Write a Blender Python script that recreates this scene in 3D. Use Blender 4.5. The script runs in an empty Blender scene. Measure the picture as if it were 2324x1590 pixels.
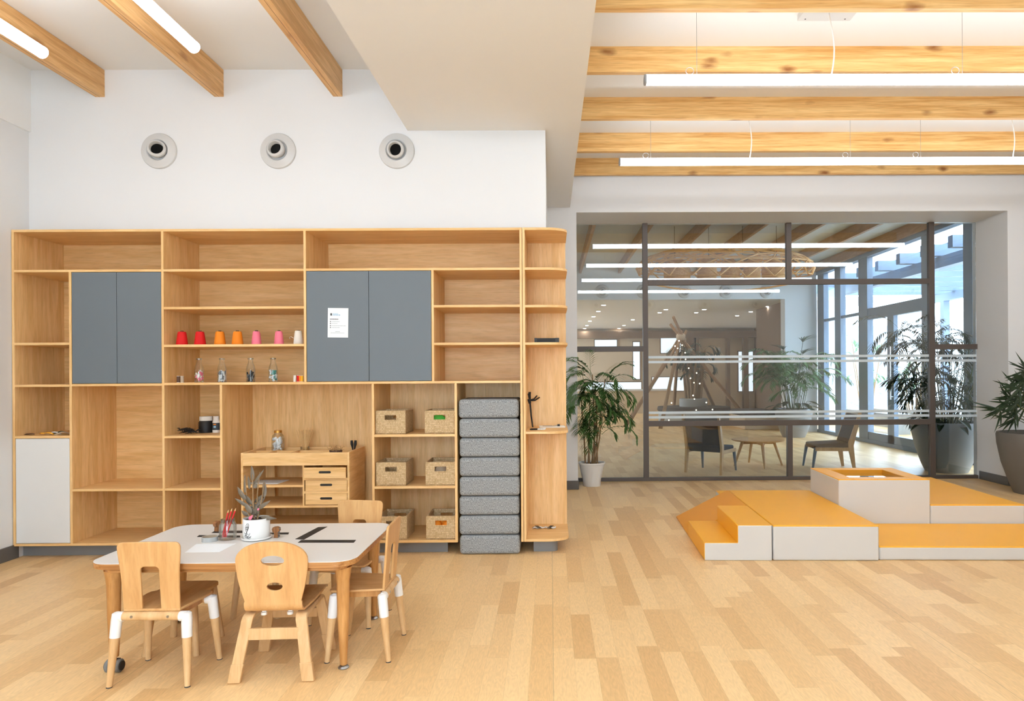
import bpy, bmesh, math, random
from mathutils import Vector, Matrix, noise
random.seed(7)
S = bpy.context.scene
COL = S.collection
PI = math.pi
R = math.radians

# ------------------------------------------------------------------ camera
FPX, CX, CY = 1549.33, 1266.0, 850.0
cam_d = bpy.data.cameras.new('camera'); cam_d.sensor_width = 36; cam_d.lens = 24
cam_d.shift_x = (1162 - CX) / 2324; cam_d.shift_y = (CY - 795) / 2324
cam_d.clip_start = 0.05; cam_d.clip_end = 200
cam = bpy.data.objects.new('camera', cam_d); COL.objects.link(cam)
CM = Matrix.Rotation(R(-.6), 4, 'Z') @ Matrix.Rotation(PI / 2, 4, 'X') @ Matrix.Rotation(R(-.37), 4, 'Z')
cam.matrix_world = Matrix.Translation((0, 0, 1.4)) @ CM
S.camera = cam
# ------------------------------------------------------------------ world, exposure
w = bpy.data.worlds.new('world'); S.world = w; w.use_nodes = True
bg = w.node_tree.nodes['Background']; bg.inputs[0].default_value = (.70, .85, 1, 1); bg.inputs[1].default_value = 13.0
S.view_settings.view_transform = 'Standard'; S.view_settings.look = 'None'
S.view_settings.exposure = 0.20; S.view_settings.gamma = 1; S.view_settings.use_curve_mapping = False
LAMP = 11.0
S.cycles.max_bounces = 7; S.cycles.diffuse_bounces = 4; S.cycles.glossy_bounces = 4
S.cycles.transparent_max_bounces = 24; S.cycles.transmission_bounces = 6
S.cycles.adaptive_threshold = .05; S.cycles.caustics_reflective = False; S.cycles.caustics_refractive = False
S.cycles.sample_clamp_indirect = 6


def ray(px, py):
    return CM.to_3x3() @ Vector(((px - CX) / FPX, -(py - CY) / FPX, -1))
def wy(px, py, Y):
    d = ray(px, py); t = Y / d.y
    return Vector((d.x * t, Y, 1.4 + d.z * t))
def wz(px, py, Z=0.0):
    d = ray(px, py); t = (Z - 1.4) / d.z
    return Vector((d.x * t, d.y * t, Z))
def gx(px, py, Y): return wy(px, py, Y).x
def gz(px, py, Y): return wy(px, py, Y).z

# ------------------------------------------------------------------ materials
def lin(c):
    c = c / 255
    return c / 12.92 if c <= .04045 else ((c + .055) / 1.055) ** 2.4
def rgb(r, g, b): return (lin(r), lin(g), lin(b), 1)

def newmat(name):
    m = bpy.data.materials.new(name); m.use_nodes = True
    nt = m.node_tree; b = nt.nodes['Principled BSDF']
    return m, nt, b, nt.nodes.new, nt.links.new

def plain(name, c, rough=.55, metal=0, var=.04, vs=6, bump=0, bs=200, spec=.5):
    m, nt, b, N, L = newmat(name)
    b.inputs['Roughness'].default_value = rough; b.inputs['Metallic'].default_value = metal
    b.inputs['Specular IOR Level'].default_value = spec
    tc = N('ShaderNodeTexCoord'); n = N('ShaderNodeTexNoise'); n.inputs['Scale'].default_value = vs
    L(tc.outputs['Object'], n.inputs['Vector'])
    mx = N('ShaderNodeMix'); mx.data_type = 'RGBA'
    col = rgb(*c)
    mx.inputs[6].default_value = tuple(x * (1 - var) for x in col[:3]) + (1,)
    mx.inputs[7].default_value = tuple(min(1, x * (1 + var)) for x in col[:3]) + (1,)
    L(n.outputs['Fac'], mx.inputs[0]); L(mx.outputs[2], b.inputs['Base Color'])
    if bump:
        n2 = N('ShaderNodeTexNoise'); n2.inputs['Scale'].default_value = bs; L(tc.outputs['Object'], n2.inputs['Vector'])
        bp = N('ShaderNodeBump'); bp.inputs['Strength'].default_value = bump; bp.inputs['Distance'].default_value = .002
        L(n2.outputs['Fac'], bp.inputs['Height']); L(bp.outputs[0], b.inputs['Normal'])
    return m

def wood(name, c1, c2, axis='x', scale=3.0, stretch=14, rough=.45, knots=0, fine=.5, world=False, contrast=(.3, .7)):
    m, nt, b, N, L = newmat(name)
    b.inputs['Roughness'].default_value = rough; b.inputs['Specular IOR Level'].default_value = .35
    if world:
        src = N('ShaderNodeNewGeometry').outputs['Position']
    else:
        src = N('ShaderNodeTexCoord').outputs['Object']
    mp = N('ShaderNodeMapping'); L(src, mp.inputs['Vector'])
    sc = {'x': (1, stretch, stretch), 'y': (stretch, 1, stretch), 'z': (stretch, stretch, 1)}[axis]
    mp.inputs['Scale'].default_value = sc
    n = N('ShaderNodeTexNoise'); n.inputs['Scale'].default_value = scale; n.inputs['Detail'].default_value = 3
    n.inputs['Distortion'].default_value = .9; L(mp.outputs[0], n.inputs['Vector'])
    r = N('ShaderNodeMapRange'); r.inputs[1].default_value = contrast[0]; r.inputs[2].default_value = contrast[1]
    L(n.outputs['Fac'], r.inputs[0])
    mx = N('ShaderNodeMix'); mx.data_type = 'RGBA'; mx.inputs[6].default_value = rgb(*c1); mx.inputs[7].default_value = rgb(*c2)
    L(r.outputs[0], mx.inputs[0])
    n2 = N('ShaderNodeTexNoise'); n2.inputs['Scale'].default_value = scale * 6; n2.inputs['Detail'].default_value = 2
    L(mp.outputs[0], n2.inputs['Vector'])
    mf = N('ShaderNodeMix'); mf.data_type = 'RGBA'; mf.blend_type = 'MULTIPLY'
    mf.inputs[7].default_value = (1 - .28 * fine, 1 - .34 * fine, 1 - .42 * fine, 1)
    r2 = N('ShaderNodeMapRange'); r2.inputs[1].default_value = .45; r2.inputs[2].default_value = .75
    L(n2.outputs['Fac'], r2.inputs[0]); L(r2.outputs[0], mf.inputs[0]); L(mx.outputs[2], mf.inputs[6])
    out = mf.outputs[2]
    if knots:
        mk = N('ShaderNodeMapping'); L(src, mk.inputs['Vector'])
        ks = {'x': (2.3, 5, 5), 'y': (5, 2.3, 5), 'z': (5, 5, 2.3)}[axis]
        mk.inputs['Scale'].default_value = ks
        nd = N('ShaderNodeTexNoise'); nd.inputs['Scale'].default_value = 4; L(mk.outputs[0], nd.inputs['Vector'])
        vm = N('ShaderNodeVectorMath'); vm.operation = 'MULTIPLY_ADD'
        L(nd.outputs['Color'], vm.inputs[0]); vm.inputs[1].default_value = (.14,) * 3; L(mk.outputs[0], vm.inputs[2])
        v = N('ShaderNodeTexVoronoi'); v.inputs['Scale'].default_value = 1.0; L(vm.outputs[0], v.inputs['Vector'])
        rk = N('ShaderNodeMapRange'); rk.inputs[1].default_value = .05; rk.inputs[2].default_value = .20
        rk.inputs[3].default_value = 1; rk.inputs[4].default_value = 0; L(v.outputs['Distance'], rk.inputs[0])
        mm = N('ShaderNodeMath'); mm.operation = 'MULTIPLY'; mm.inputs[1].default_value = knots; L(rk.outputs[0], mm.inputs[0])
        k = N('ShaderNodeMix'); k.data_type = 'RGBA'; k.inputs[7].default_value = rgb(140, 84, 38)
        L(mm.outputs[0], k.inputs[0]); L(out, k.inputs[6]); out = k.outputs[2]
    L(out, b.inputs['Base Color'])
    return m

def emis(name, c, s):
    m, nt, b, N, L = newmat(name)
    b.inputs['Base Color'].default_value = (.8, .8, .8, 1)
    b.inputs['Emission Color'].default_value = c; b.inputs['Emission Strength'].default_value = s
    return m

def glassy(name, tint, refl, rough=0.0, k=.6):
    m = bpy.data.materials.new(name); m.use_nodes = True; nt = m.node_tree; nt.nodes.clear()
    N, L = nt.nodes.new, nt.links.new
    o = N('ShaderNodeOutputMaterial'); mx = N('ShaderNodeMixShader'); t = N('ShaderNodeBsdfTransparent'); g = N('ShaderNodeBsdfGlossy')
    t.inputs[0].default_value = tint; g.inputs['Roughness'].default_value = rough
    fr = N('ShaderNodeLayerWeight'); fr.inputs[0].default_value = .35
    ma = N('ShaderNodeMath'); ma.operation = 'MULTIPLY_ADD'; ma.inputs[1].default_value = k; ma.inputs[2].default_value = refl
    L(fr.outputs['Fresnel'], ma.inputs[0]); L(ma.outputs[0], mx.inputs[0]); L(t.outputs[0], mx.inputs[1]); L(g.outputs[0], mx.inputs[2])
    L(mx.outputs[0], o.inputs[0])
    return m

def floor_mat():
    m, nt, b, N, L = newmat('floor_planks')
    b.inputs['Roughness'].default_value = .38; b.inputs['Specular IOR Level'].default_value = .35
    pos = N('ShaderNodeNewGeometry').outputs['Position']
    sp = N('ShaderNodeSeparateXYZ'); L(pos, sp.inputs[0])
    def M(op, a, b_=None, c=None):
        n = N('ShaderNodeMath'); n.operation = op
        for i, q in enumerate((a, b_, c)):
            if q is None: continue
            if isinstance(q, (int, float)): n.inputs[i].default_value = q
            else: L(q, n.inputs[i])
        return n.outputs[0]
    PW, PL = .108, .62
    rx = M('DIVIDE', M('ADD', sp.outputs[0], 54.0), PW); row = M('FLOOR', rx); fx = M('FRACT', rx)
    wn = N('ShaderNodeTexWhiteNoise'); wn.noise_dimensions = '1D'; L(row, wn.inputs['W'])
    ry = M('ADD', M('DIVIDE', M('ADD', sp.outputs[1], 60.0), PL), M('MULTIPLY', wn.outputs[0], 7.0))
    col = M('FLOOR', ry); fy = M('FRACT', ry)
    cmb = N('ShaderNodeCombineXYZ'); L(row, cmb.inputs[0]); L(col, cmb.inputs[1])
    w2 = N('ShaderNodeTexWhiteNoise'); w2.noise_dimensions = '2D'; L(cmb.outputs[0], w2.inputs['Vector'])
    # grain with cathedral figure, offset per plank
    c3 = N('ShaderNodeCombineXYZ')
    L(M('MULTIPLY', sp.outputs[0], 9.0), c3.inputs[0]); L(M('MULTIPLY', sp.outputs[1], 1.6), c3.inputs[1])
    L(M('MULTIPLY', w2.outputs[0], 37.0), c3.inputs[2])
    n = N('ShaderNodeTexNoise'); n.inputs['Scale'].default_value = 1.6; n.inputs['Detail'].default_value = 2; L(c3.outputs[0], n.inputs['Vector'])
    ring = M('FRACT', M('MULTIPLY', n.outputs['Fac'], 15.0))
    ring = M('ABSOLUTE', M('SUBTRACT', ring, .5))
    fine = N('ShaderNodeTexNoise'); fine.inputs['Scale'].default_value = 14; fine.inputs['Detail'].default_value = 3; L(c3.outputs[0], fine.inputs['Vector'])
    ramp = N('ShaderNodeValToRGB'); e = ramp.color_ramp.elements
    e[0].position = 0; e[0].color = rgb(222, 177, 120); e[1].position = 1; e[1].color = rgb(248, 210, 154)
    x = ramp.color_ramp.elements.new(.3); x.color = rgb(235, 193, 136)
    L(w2.outputs[0], ramp.inputs[0])
    f = M('ADD', M('MULTIPLY', ring, .17), M('MULTIPLY', fine.outputs['Fac'], .26))
    f = M('ADD', f, .80)
    # joints
    ex = M('MINIMUM', fx, M('SUBTRACT', 1.0, fx)); ey = M('MINIMUM', fy, M('SUBTRACT', 1.0, fy))
    j = M('MAXIMUM', M('LESS_THAN', ex, .012), M('LESS_THAN', ey, .0025))
    f = M('MULTIPLY', f, M('SUBTRACT', 1.0, M('MULTIPLY', j, .10)))
    sx = M('FRACT', M('DIVIDE', M('ADD', sp.outputs[0], 60.0), 2.0))
    sx = M('LESS_THAN', M('ABSOLUTE', M('SUBTRACT', sx, .002)), .0008)
    f = M('MULTIPLY', f, M('SUBTRACT', 1.0, M('MULTIPLY', sx, .3)))
    vm = N('ShaderNodeVectorMath'); vm.operation = 'SCALE'; L(ramp.outputs[0], vm.inputs[0]); L(f, vm.inputs['Scale'])
    L(vm.outputs[0], b.inputs['Base Color'])
    return m

def weave_mat(name, c1, c2, su=60, sv=120, bump=.8):
    m, nt, b, N, L = newmat(name)
    b.inputs['Roughness'].default_value = .8
    tc = N('ShaderNodeTexCoord').outputs['Object']
    sp = N('ShaderNodeSeparateXYZ'); L(tc, sp.inputs[0])
    ad = N('ShaderNodeMath'); ad.operation = 'ADD'; L(sp.outputs[0], ad.inputs[0]); L(sp.outputs[1], ad.inputs[1])
    cb = N('ShaderNodeCombineXYZ'); L(ad.outputs[0], cb.inputs[0]); L(sp.outputs[2], cb.inputs[1])
    nz = N('ShaderNodeTexNoise'); nz.inputs['Scale'].default_value = 30; L(tc, nz.inputs['Vector'])
    vm = N('ShaderNodeVectorMath'); vm.operation = 'MULTIPLY_ADD'; L(nz.outputs['Color'], vm.inputs[0]); vm.inputs[1].default_value = (.016, .010, 0); L(cb.outputs[0], vm.inputs[2])
    br = N('ShaderNodeTexBrick'); br.inputs['Scale'].default_value = 1; br.inputs['Brick Width'].default_value = 1 / su; br.inputs['Row Height'].default_value = 1 / sv
    br.inputs['Mortar Size'].default_value = .0012; br.inputs['Mortar Smooth'].default_value = 1
    br.inputs['Color1'].default_value = rgb(*c1); br.inputs['Color2'].default_value = rgb(*c2)
    br.inputs['Mortar'].default_value = tuple(x * .62 for x in rgb(*c1)[:3]) + (1,)
    L(vm.outputs[0], br.inputs['Vector']); L(br.outputs['Color'], b.inputs['Base Color'])
    bp = N('ShaderNodeBump'); bp.invert = True; bp.inputs['Strength'].default_value = bump; bp.inputs['Distance'].default_value = .004
    L(br.outputs['Fac'], bp.inputs['Height']); L(bp.outputs[0], b.inputs['Normal'])
    return m

def fabric_mat(name, c1, c2, s=260):
    m, nt, b, N, L = newmat(name)
    b.inputs['Roughness'].default_value = .95; b.inputs['Specular IOR Level'].default_value = .15
    tc = N('ShaderNodeTexCoord').outputs['Object']
    mp = N('ShaderNodeMapping'); mp.inputs['Scale'].default_value = (1.6, 1.6, .55); L(tc, mp.inputs['Vector'])
    n = N('ShaderNodeTexNoise'); n.inputs['Scale'].default_value = s; n.inputs['Detail'].default_value = 3; L(mp.outputs[0], n.inputs['Vector'])
    r = N('ShaderNodeMapRange'); r.inputs[1].default_value = .35; r.inputs[2].default_value = .65; L(n.outputs['Fac'], r.inputs[0])
    mx = N('ShaderNodeMix'); mx.data_type = 'RGBA'; mx.inputs[6].default_value = rgb(*c1); mx.inputs[7].default_value = rgb(*c2)
    L(r.outputs[0], mx.inputs[0]); L(mx.outputs[2], b.inputs['Base Color'])
    return m

OAK1, OAK2 = (231, 183, 118), (248, 207, 148)
M = dict(
    white=plain('white_paint', (230, 230, 230), .6, var=.01, vs=2),
    ceilg=plain('lounge_ceiling_grey', (196, 202, 207), .7, var=.01, vs=2),  # greyer and bluer than the other ceilings
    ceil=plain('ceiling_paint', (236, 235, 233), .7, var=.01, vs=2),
    soffit=plain('bulkhead_paint', (242, 242, 241), .7, var=.01, vs=2),
    floor=floor_mat(),
    base=plain('baseboard_grey', (98, 94, 90), .5, var=.04),
    plinth=plain('plinth_grey', (128, 128, 128), .45),
    black=plain('black', (24, 23, 22), .6),
    void=plain('shadow_black', (14, 13, 12), .9),
    oakx=wood('oak_laminate_horizontal', OAK1, OAK2, 'x', 1.6, 12, fine=.45),
    oakz=wood('oak_laminate_vertical', OAK1, OAK2, 'z', 1.6, 12, fine=.45),
    oaky=wood('oak_laminate_depth', OAK1, OAK2, 'y', 1.6, 12, fine=.45),
    pinex=wood('pine_beam_crosswise', (214, 158, 88), (243, 203, 138), 'x', 1.1, 24, knots=.95, fine=.75, world=True),
    piney=wood('pine_beam_lengthwise', (208, 154, 92), (236, 190, 130), 'y', 1.1, 22, knots=.8, fine=.7, world=True),
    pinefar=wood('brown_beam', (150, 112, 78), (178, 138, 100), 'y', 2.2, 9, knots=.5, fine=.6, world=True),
    ply=wood('chair_plywood', (204, 152, 95), (222, 176, 119), 'z', 2.2, 9, rough=.35, fine=.3),
    plyx=wood('chair_plywood_seat', (204, 152, 95), (222, 176, 119), 'y', 2.2, 9, rough=.35, fine=.3),
    beech=wood('beech', (208, 164, 112), (225, 186, 136), 'z', 3, 8, rough=.4, fine=.3),
    tleg=wood('table_leg_wood', (184, 128, 70), (210, 156, 94), 'z', 3, 8, rough=.4, fine=.5),
    stampw=wood('stamp_wood', (120, 74, 40), (166, 110, 62), 'z', 6, 8, rough=.5),
    tedge=wood('birch_ply_edge', (160, 104, 54), (208, 152, 92), 'x', 1.2, 60, rough=.4, fine=.7),
    ttop=plain('white_table_laminate', (226, 224, 220), .3, var=.01),
    joint=plain('white_plastic_joint', (236, 234, 230), .35, var=.01),
    gdoor=plain('grey_door', (108, 116, 122), .55, var=.03, vs=3),
    wdoor=plain('white_door', (226, 225, 222), .45, var=.01),
    metal=plain('steel', (170, 170, 170), .3, metal=1),
    dmetal=plain('dark_rubber', (60, 60, 60), .6),
    frame=plain('bronze_frame', (92, 82, 76), .45, var=.02),
    bframe=plain('blue_grey_frame', (112, 128, 146), .4, var=.05),  # dark blue-grey frames, lightened to put veiling glare into the colour
    fab=fabric_mat('grey_wool', (112, 114, 115), (182, 183, 182), 170),
    fabd=fabric_mat('charcoal_fabric', (62, 64, 68), (84, 86, 90)),
    orange=plain('orange_vinyl', (252, 180, 44), .42, var=.03, vs=4),
    orange2=plain('deep_orange_vinyl', (240, 158, 34), .42, var=.03, vs=4),
    vinylw=plain('white_vinyl', (214, 212, 208), .45, var=.02, vs=4, bump=.2, bs=14),
    mirror=plain('mirror', (235, 240, 245), .03, metal=1, var=0),
    weave=weave_mat('seagrass', (214, 178, 128), (238, 208, 162), 120, 75),
    rattan=plain('rattan', (240, 182, 112), .6, var=.2, vs=20),
    rattanw=weave_mat('rattan_weave', (222, 164, 100), (240, 188, 124), 40, 60),
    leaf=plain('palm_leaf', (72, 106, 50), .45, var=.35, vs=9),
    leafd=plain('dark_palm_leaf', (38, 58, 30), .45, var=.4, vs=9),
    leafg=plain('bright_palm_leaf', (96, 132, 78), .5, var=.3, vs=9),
    leafp=plain('purple_green_leaf', (112, 98, 80), .5, var=.25, vs=14),
    stem=plain('plant_stem', (150, 118, 82), .7, var=.3, vs=30),
    gstem=plain('green_stem', (86, 92, 48), .6, var=.3, vs=30),
    soil=plain('soil', (54, 38, 26), .95, var=.4, vs=60, bump=1, bs=90),
    potw=plain('white_pot', (236, 233, 228), .3, var=.01),
    potg=plain('grey_planter', (138, 138, 136), .5, var=.04),
    potgd=plain('dark_grey_planter', (112, 106, 98), .55, var=.04),
    paper=plain('paper', (240, 243, 245), .7, var=.01),
    ink=plain('ink', (60, 66, 72), .7), inkb=plain('pale_blue_ink', (150, 190, 214), .7), inkg=plain('grey_ink', (170, 180, 184), .7),
    red=plain('red_yarn', (222, 16, 18), .7, bump=.6, bs=300), oran=plain('orange_yarn', (244, 138, 20), .7, bump=.6, bs=300),
    pink=plain('pink_yarn', (250, 128, 150), .7, bump=.6, bs=300), cream=plain('cream_yarn', (240, 232, 220), .7, bump=.6, bs=300),
    yellow=plain('yellow_yarn', (244, 184, 40), .7), brown=plain('brown', (96, 66, 48), .7), tan=plain('tan', (188, 166, 140), .7),
    green=plain('green_felt', (86, 190, 66), .8), teal=plain('teal', (70, 140, 126), .5), lgrey=plain('light_grey', (172, 172, 168), .4), grey=plain('grey', (120, 120, 118), .6),
    cotton=plain('cotton', (242, 242, 240), .9, var=.03), gold=plain('gold_lid', (200, 148, 70), .35, metal=.8),
    reed=plain('reed', (216, 172, 112), .6, var=.15, vs=40), twig=plain('dried_twig', (196, 150, 96), .8, var=.2, vs=60),
    redp=plain('pencil_red', (214, 44, 44), .35), stone=plain('stone', (176, 174, 168), .85, var=.2, vs=14, bump=.8, bs=20),
    ground=plain('paving', (190, 192, 190), .8, var=.06, vs=4), bwall=plain('outside_wall', (214, 206, 196), .8, var=.03),
    rough=plain('pebbledash', (150, 150, 150), .95, var=.7, vs=22, bump=1, bs=60),
    concrete=plain('concrete', (172, 172, 168), .8, var=.08, vs=8, bump=.3, bs=60),
    bench=plain('bench_cushion', (66, 62, 60), .8), pole=plain('bark_pole', (150, 116, 84), .85, var=.25, vs=12),
    wallb=plain('beige_panel', (220, 198, 168), .7), band=plain('brown_lintel', (134, 108, 86), .7),
    glass=glassy('partition_glass', (.90, .94, .965, 1), .05), fglass=glassy('facade_glass', (.96, .98, 1, 1), .0, k=.15),
    jar=glassy('jar_glass', (.95, .965, .96, 1), .015, .02, k=.45),
    frost=plain('frosted_stripe', (214, 226, 232), .6, var=.0),
    lamp=emis('lamp_tube', (.86, .935, 1.01, 1), LAMP), dl=emis('downlight', (1, .95, .88, 1), 130), fairy=emis('fairy_bulb', (1, .85, .6, 1), 12),
    winglow=emis('window_daylight', (.85, .94, 1, 1), 1.0),
    lampcap=plain('lamp_end_cap', (150, 152, 154), .4), wire=plain('steel_wire', (150, 150, 150), .4), cord=plain('white_cord', (230, 230, 228), .5),
    duct=plain('vent_plastic', (208, 206, 203), .4, var=.01),
)
M['frost'].blend_method = 'HASHED' if hasattr(M['frost'], 'blend_method') else None

# ------------------------------------------------------------------ mesh builder
class MB:
    def __init__(s): s.v, s.f, s.mi = [], [], []
    def n(s): return len(s.v)
    def add(s, vs, fs, mi=0):
        o = len(s.v); s.v += [Vector(p) for p in vs]; s.f += [tuple(i + o for i in f) for f in fs]; s.mi += [mi] * len(fs); return s
    def box(s, x0, x1, y0, y1, z0, z1, mi=0):
        vs = [(x, y, z) for x in (x0, x1) for y in (y0, y1) for z in (z0, z1)]
        return s.add(vs, [(0, 1, 3, 2), (4, 6, 7, 5), (0, 4, 5, 1), (2, 3, 7, 6), (0, 2, 6, 4), (1, 5, 7, 3)], mi)
    def tube(s, pts, rad, n=12, cap=True, mi=0):
        pts = [Vector(p) for p in pts]
        if not isinstance(rad, (list, tuple)): rad = [rad] * len(pts)
        o = len(s.v); up = None; vs = []
        for i, p in enumerate(pts):
            d = (pts[min(i + 1, len(pts) - 1)] - pts[max(i - 1, 0)]).normalized()
            if up is None: up = Vector((0, 0, 1)) if abs(d.z) < .9 else Vector((0, 1, 0))
            a = d.cross(up).normalized(); b = a.cross(d).normalized(); up = b
            for k in range(n):
                t = 2 * PI * k / n; vs.append(p + (a * math.cos(t) + b * math.sin(t)) * rad[i])
        fs = [(i * n + k, i * n + (k + 1) % n, (i + 1) * n + (k + 1) % n, (i + 1) * n + k) for i in range(len(pts) - 1) for k in range(n)]
        if cap: fs += [tuple(range(n))[::-1], tuple((len(pts) - 1) * n + k for k in range(n))]
        return s.add(vs, fs, mi)
    def lathe(s, prof, c=(0, 0, 0), n=28, axis='z', mi=0):
        vs, fs = [], []
        for r, h in prof:
            for k in range(n):
                t = 2 * PI * k / n; a, b = r * math.cos(t), r * math.sin(t)
                p = (a, b, h) if axis == 'z' else ((a, h, b) if axis == 'y' else (h, a, b))
                vs.append((p[0] + c[0], p[1] + c[1], p[2] + c[2]))
        for i in range(len(prof) - 1):
            for k in range(n): fs.append((i * n + k, i * n + (k + 1) % n, (i + 1) * n + (k + 1) % n, (i + 1) * n + k))
        if prof[0][0] > 1e-5: fs.append(tuple(range(n))[::-1])
        if prof[-1][0] > 1e-5: fs.append(tuple((len(prof) - 1) * n + k for k in range(n)))
        return s.add(vs, fs, mi)
    def prism(s, out, c0, c1, plane='xz', mi=0):
        n = len(out)
        def P(a, b, c): return {'xz': (a, c, b), 'xy': (a, b, c), 'yz': (c, a, b)}[plane]
        vs = [P(a, b, c0) for a, b in out] + [P(a, b, c1) for a, b in out]
        fs = [tuple(range(n)), tuple(range(2 * n - 1, n - 1, -1))] + [(i, (i + 1) % n, n + (i + 1) % n, n + i) for i in range(n)]
        return s.add(vs, fs, mi)
    def strip(s, path, ws, th, mi=0):
        """flat band: path in (y, z), half width ws along x (number or list), thickness th"""
        n = len(path)
        if not isinstance(ws, (list, tuple)): ws = [ws] * n
        vs = []
        for i, (y, z) in enumerate(path):
            a, b = path[max(i - 1, 0)], path[min(i + 1, n - 1)]
            d = Vector((b[0] - a[0], b[1] - a[1])).normalized(); q = Vector((-d.y, d.x)) * th / 2
            for sx in (-1, 1):
                vs += [(sx * ws[i], y + q.x, z + q.y), (sx * ws[i], y - q.x, z - q.y)]
        fs = []
        for i in range(n - 1):
            o, p = i * 4, (i + 1) * 4
            fs += [(o, o + 2, p + 2, p), (o + 1, p + 1, p + 3, o + 3), (o, p, p + 1, o + 1), (o + 2, o + 3, p + 3, p + 2)]
        fs += [(0, 1, 3, 2), (4 * n - 4, 4 * n - 2, 4 * n - 1, 4 * n - 3)]
        return s.add(vs, fs, mi)
    def sphere(s, c, r, u=10, v=7, sc=(1, 1, 1), mi=0):
        pr = [(max(1e-4, math.sin(PI * i / v)), -math.cos(PI * i / v)) for i in range(v + 1)]
        vs, fs = [], []
        for rr, h in pr:
            for k in range(u):
                t = 2 * PI * k / u
                vs.append((c[0] + r * sc[0] * rr * math.cos(t), c[1] + r * sc[1] * rr * math.sin(t), c[2] + r * sc[2] * h))
        for i in range(v):
            for k in range(u): fs.append((i * u + k, i * u + (k + 1) % u, (i + 1) * u + (k + 1) % u, (i + 1) * u + k))
        return s.add(vs, fs, mi)
    def tf(s, m, start=0):
        for i in range(start, len(s.v)): s.v[i] = m @ s.v[i]
        return s
    def mesh(s, name, smooth=True, recalc=True):
        me = bpy.data.meshes.new(name); me.from_pydata([tuple(v) for v in s.v], [], s.f)
        me.polygons.foreach_set('material_index', s.mi)
        if recalc:
            bm = bmesh.new(); bm.from_mesh(me); bmesh.ops.recalc_face_normals(bm, faces=bm.faces); bm.to_mesh(me); bm.free()
        me.update()
        if smooth:
            me.polygons.foreach_set('use_smooth', [True] * len(me.polygons)); me.set_sharp_from_angle(angle=R(38))
        return me
    def build(s, name, mat, parent=None, bevel=0, world=True, smooth=True, seg=2, recalc=True):
        """world=True: coordinates are world coordinates (parents carry translation only at build time)"""
        if parent is not None and world:
            off = wloc(parent)
            s.v = [v - off for v in s.v]
        me = s.mesh(name, smooth, recalc)
        for m_ in (mat if isinstance(mat, (list, tuple)) else [mat]): me.materials.append(m_)
        o = bpy.data.objects.new(name, me); COL.objects.link(o)
        if parent is not None: o.parent = parent
        if bevel:
            b = o.modifiers.new('bevel', 'BEVEL'); b.width = bevel; b.segments = seg; b.limit_method = 'ANGLE'; b.angle_limit = R(40)
        return o

def wloc(o):
    p = Vector(o.location)
    while o.parent: o = o.parent; p += o.location
    return p

def thing(name, label, cat, loc=(0, 0, 0), rz=0, group=None):
    o = bpy.data.objects.new(name, None); COL.objects.link(o); o.empty_display_size = .1
    o.location = loc; o.rotation_euler = (0, 0, rz); o['label'] = label; o['category'] = cat
    if group: o['group'] = group
    return o
def tag(o, label, cat, group=None, kind=None):
    o['label'] = label; o['category'] = cat
    if group: o['group'] = group
    if kind: o['kind'] = kind
    return o
def struct(o, label=None, cat=None):
    o['kind'] = 'structure'
    if label: o['label'] = label
    if cat: o['category'] = cat
    return o
def dup(o, loc=None, rz=None, label=None, parent=None):
    c = o.copy(); COL.objects.link(c)
    if parent is not None: c.parent = parent
    for ch in [x for x in bpy.data.objects if x.parent == o and x != c]: dup(ch, parent=c)
    if loc is not None: c.location = loc
    if rz is not None: c.rotation_euler = (0, 0, rz)
    if label: c['label'] = label
    return c
def center(o):
    """put a single-mesh thing's origin at its base centre"""
    me = o.data; xs = [v.co for v in me.vertices]
    c = Vector((sum(v.x for v in xs) / len(xs), sum(v.y for v in xs) / len(xs), min(v.z for v in xs)))
    me.transform(Matrix.Translation(-c)); o.location = o.location + c
    return o
def cut(o, cutter):
    """apply a boolean difference and drop the cutter"""
    me = cutter.mesh('cutter', smooth=False); k = bpy.data.objects.new('cutter', me); COL.objects.link(k)
    k.parent = o.parent; k.location = o.location
    m = o.modifiers.new('cut', 'BOOLEAN'); m.operation = 'DIFFERENCE'; m.solver = 'EXACT'; m.object = k
    bpy.context.view_layer.update()
    ev = o.evaluated_get(bpy.context.evaluated_depsgraph_get())
    nm = bpy.data.meshes.new_from_object(ev)
    o.modifiers.clear(); o.data = nm
    bpy.data.objects.remove(k)
    nm.polygons.foreach_set('use_smooth', [True] * len(nm.polygons)); nm.set_sharp_from_angle(angle=R(38))

# ------------------------------------------------------------------ the setting
YW, YF, YB = 5.52, 5.33, 5.885      # wall above shelves, shelf front, shelf back
YN, YG, YFAR = 8.32, 8.92, 16.2     # far wall of the near room, glazed partition, far wall of the lounge
XL, XR = -4.175, 6.35
ZL, ZR = 3.87, 4.00                 # ceiling heights
YREAR = -1.0
b = MB().box(XL - .3, 9.0, YREAR - .3, 28, -.1, 0); struct(b.build('floor', M['floor'], smooth=False))
struct(MB().box(XL - .2, -1.14, YREAR - .2, YW + .3, ZL, ZL + .1).build('ceiling', M['ceil'], smooth=False))
struct(MB().box(.24, XR + .2, YREAR - .2, YN, ZR, ZR + .1).build('ceiling_right', M['ceil'], smooth=False))
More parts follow.
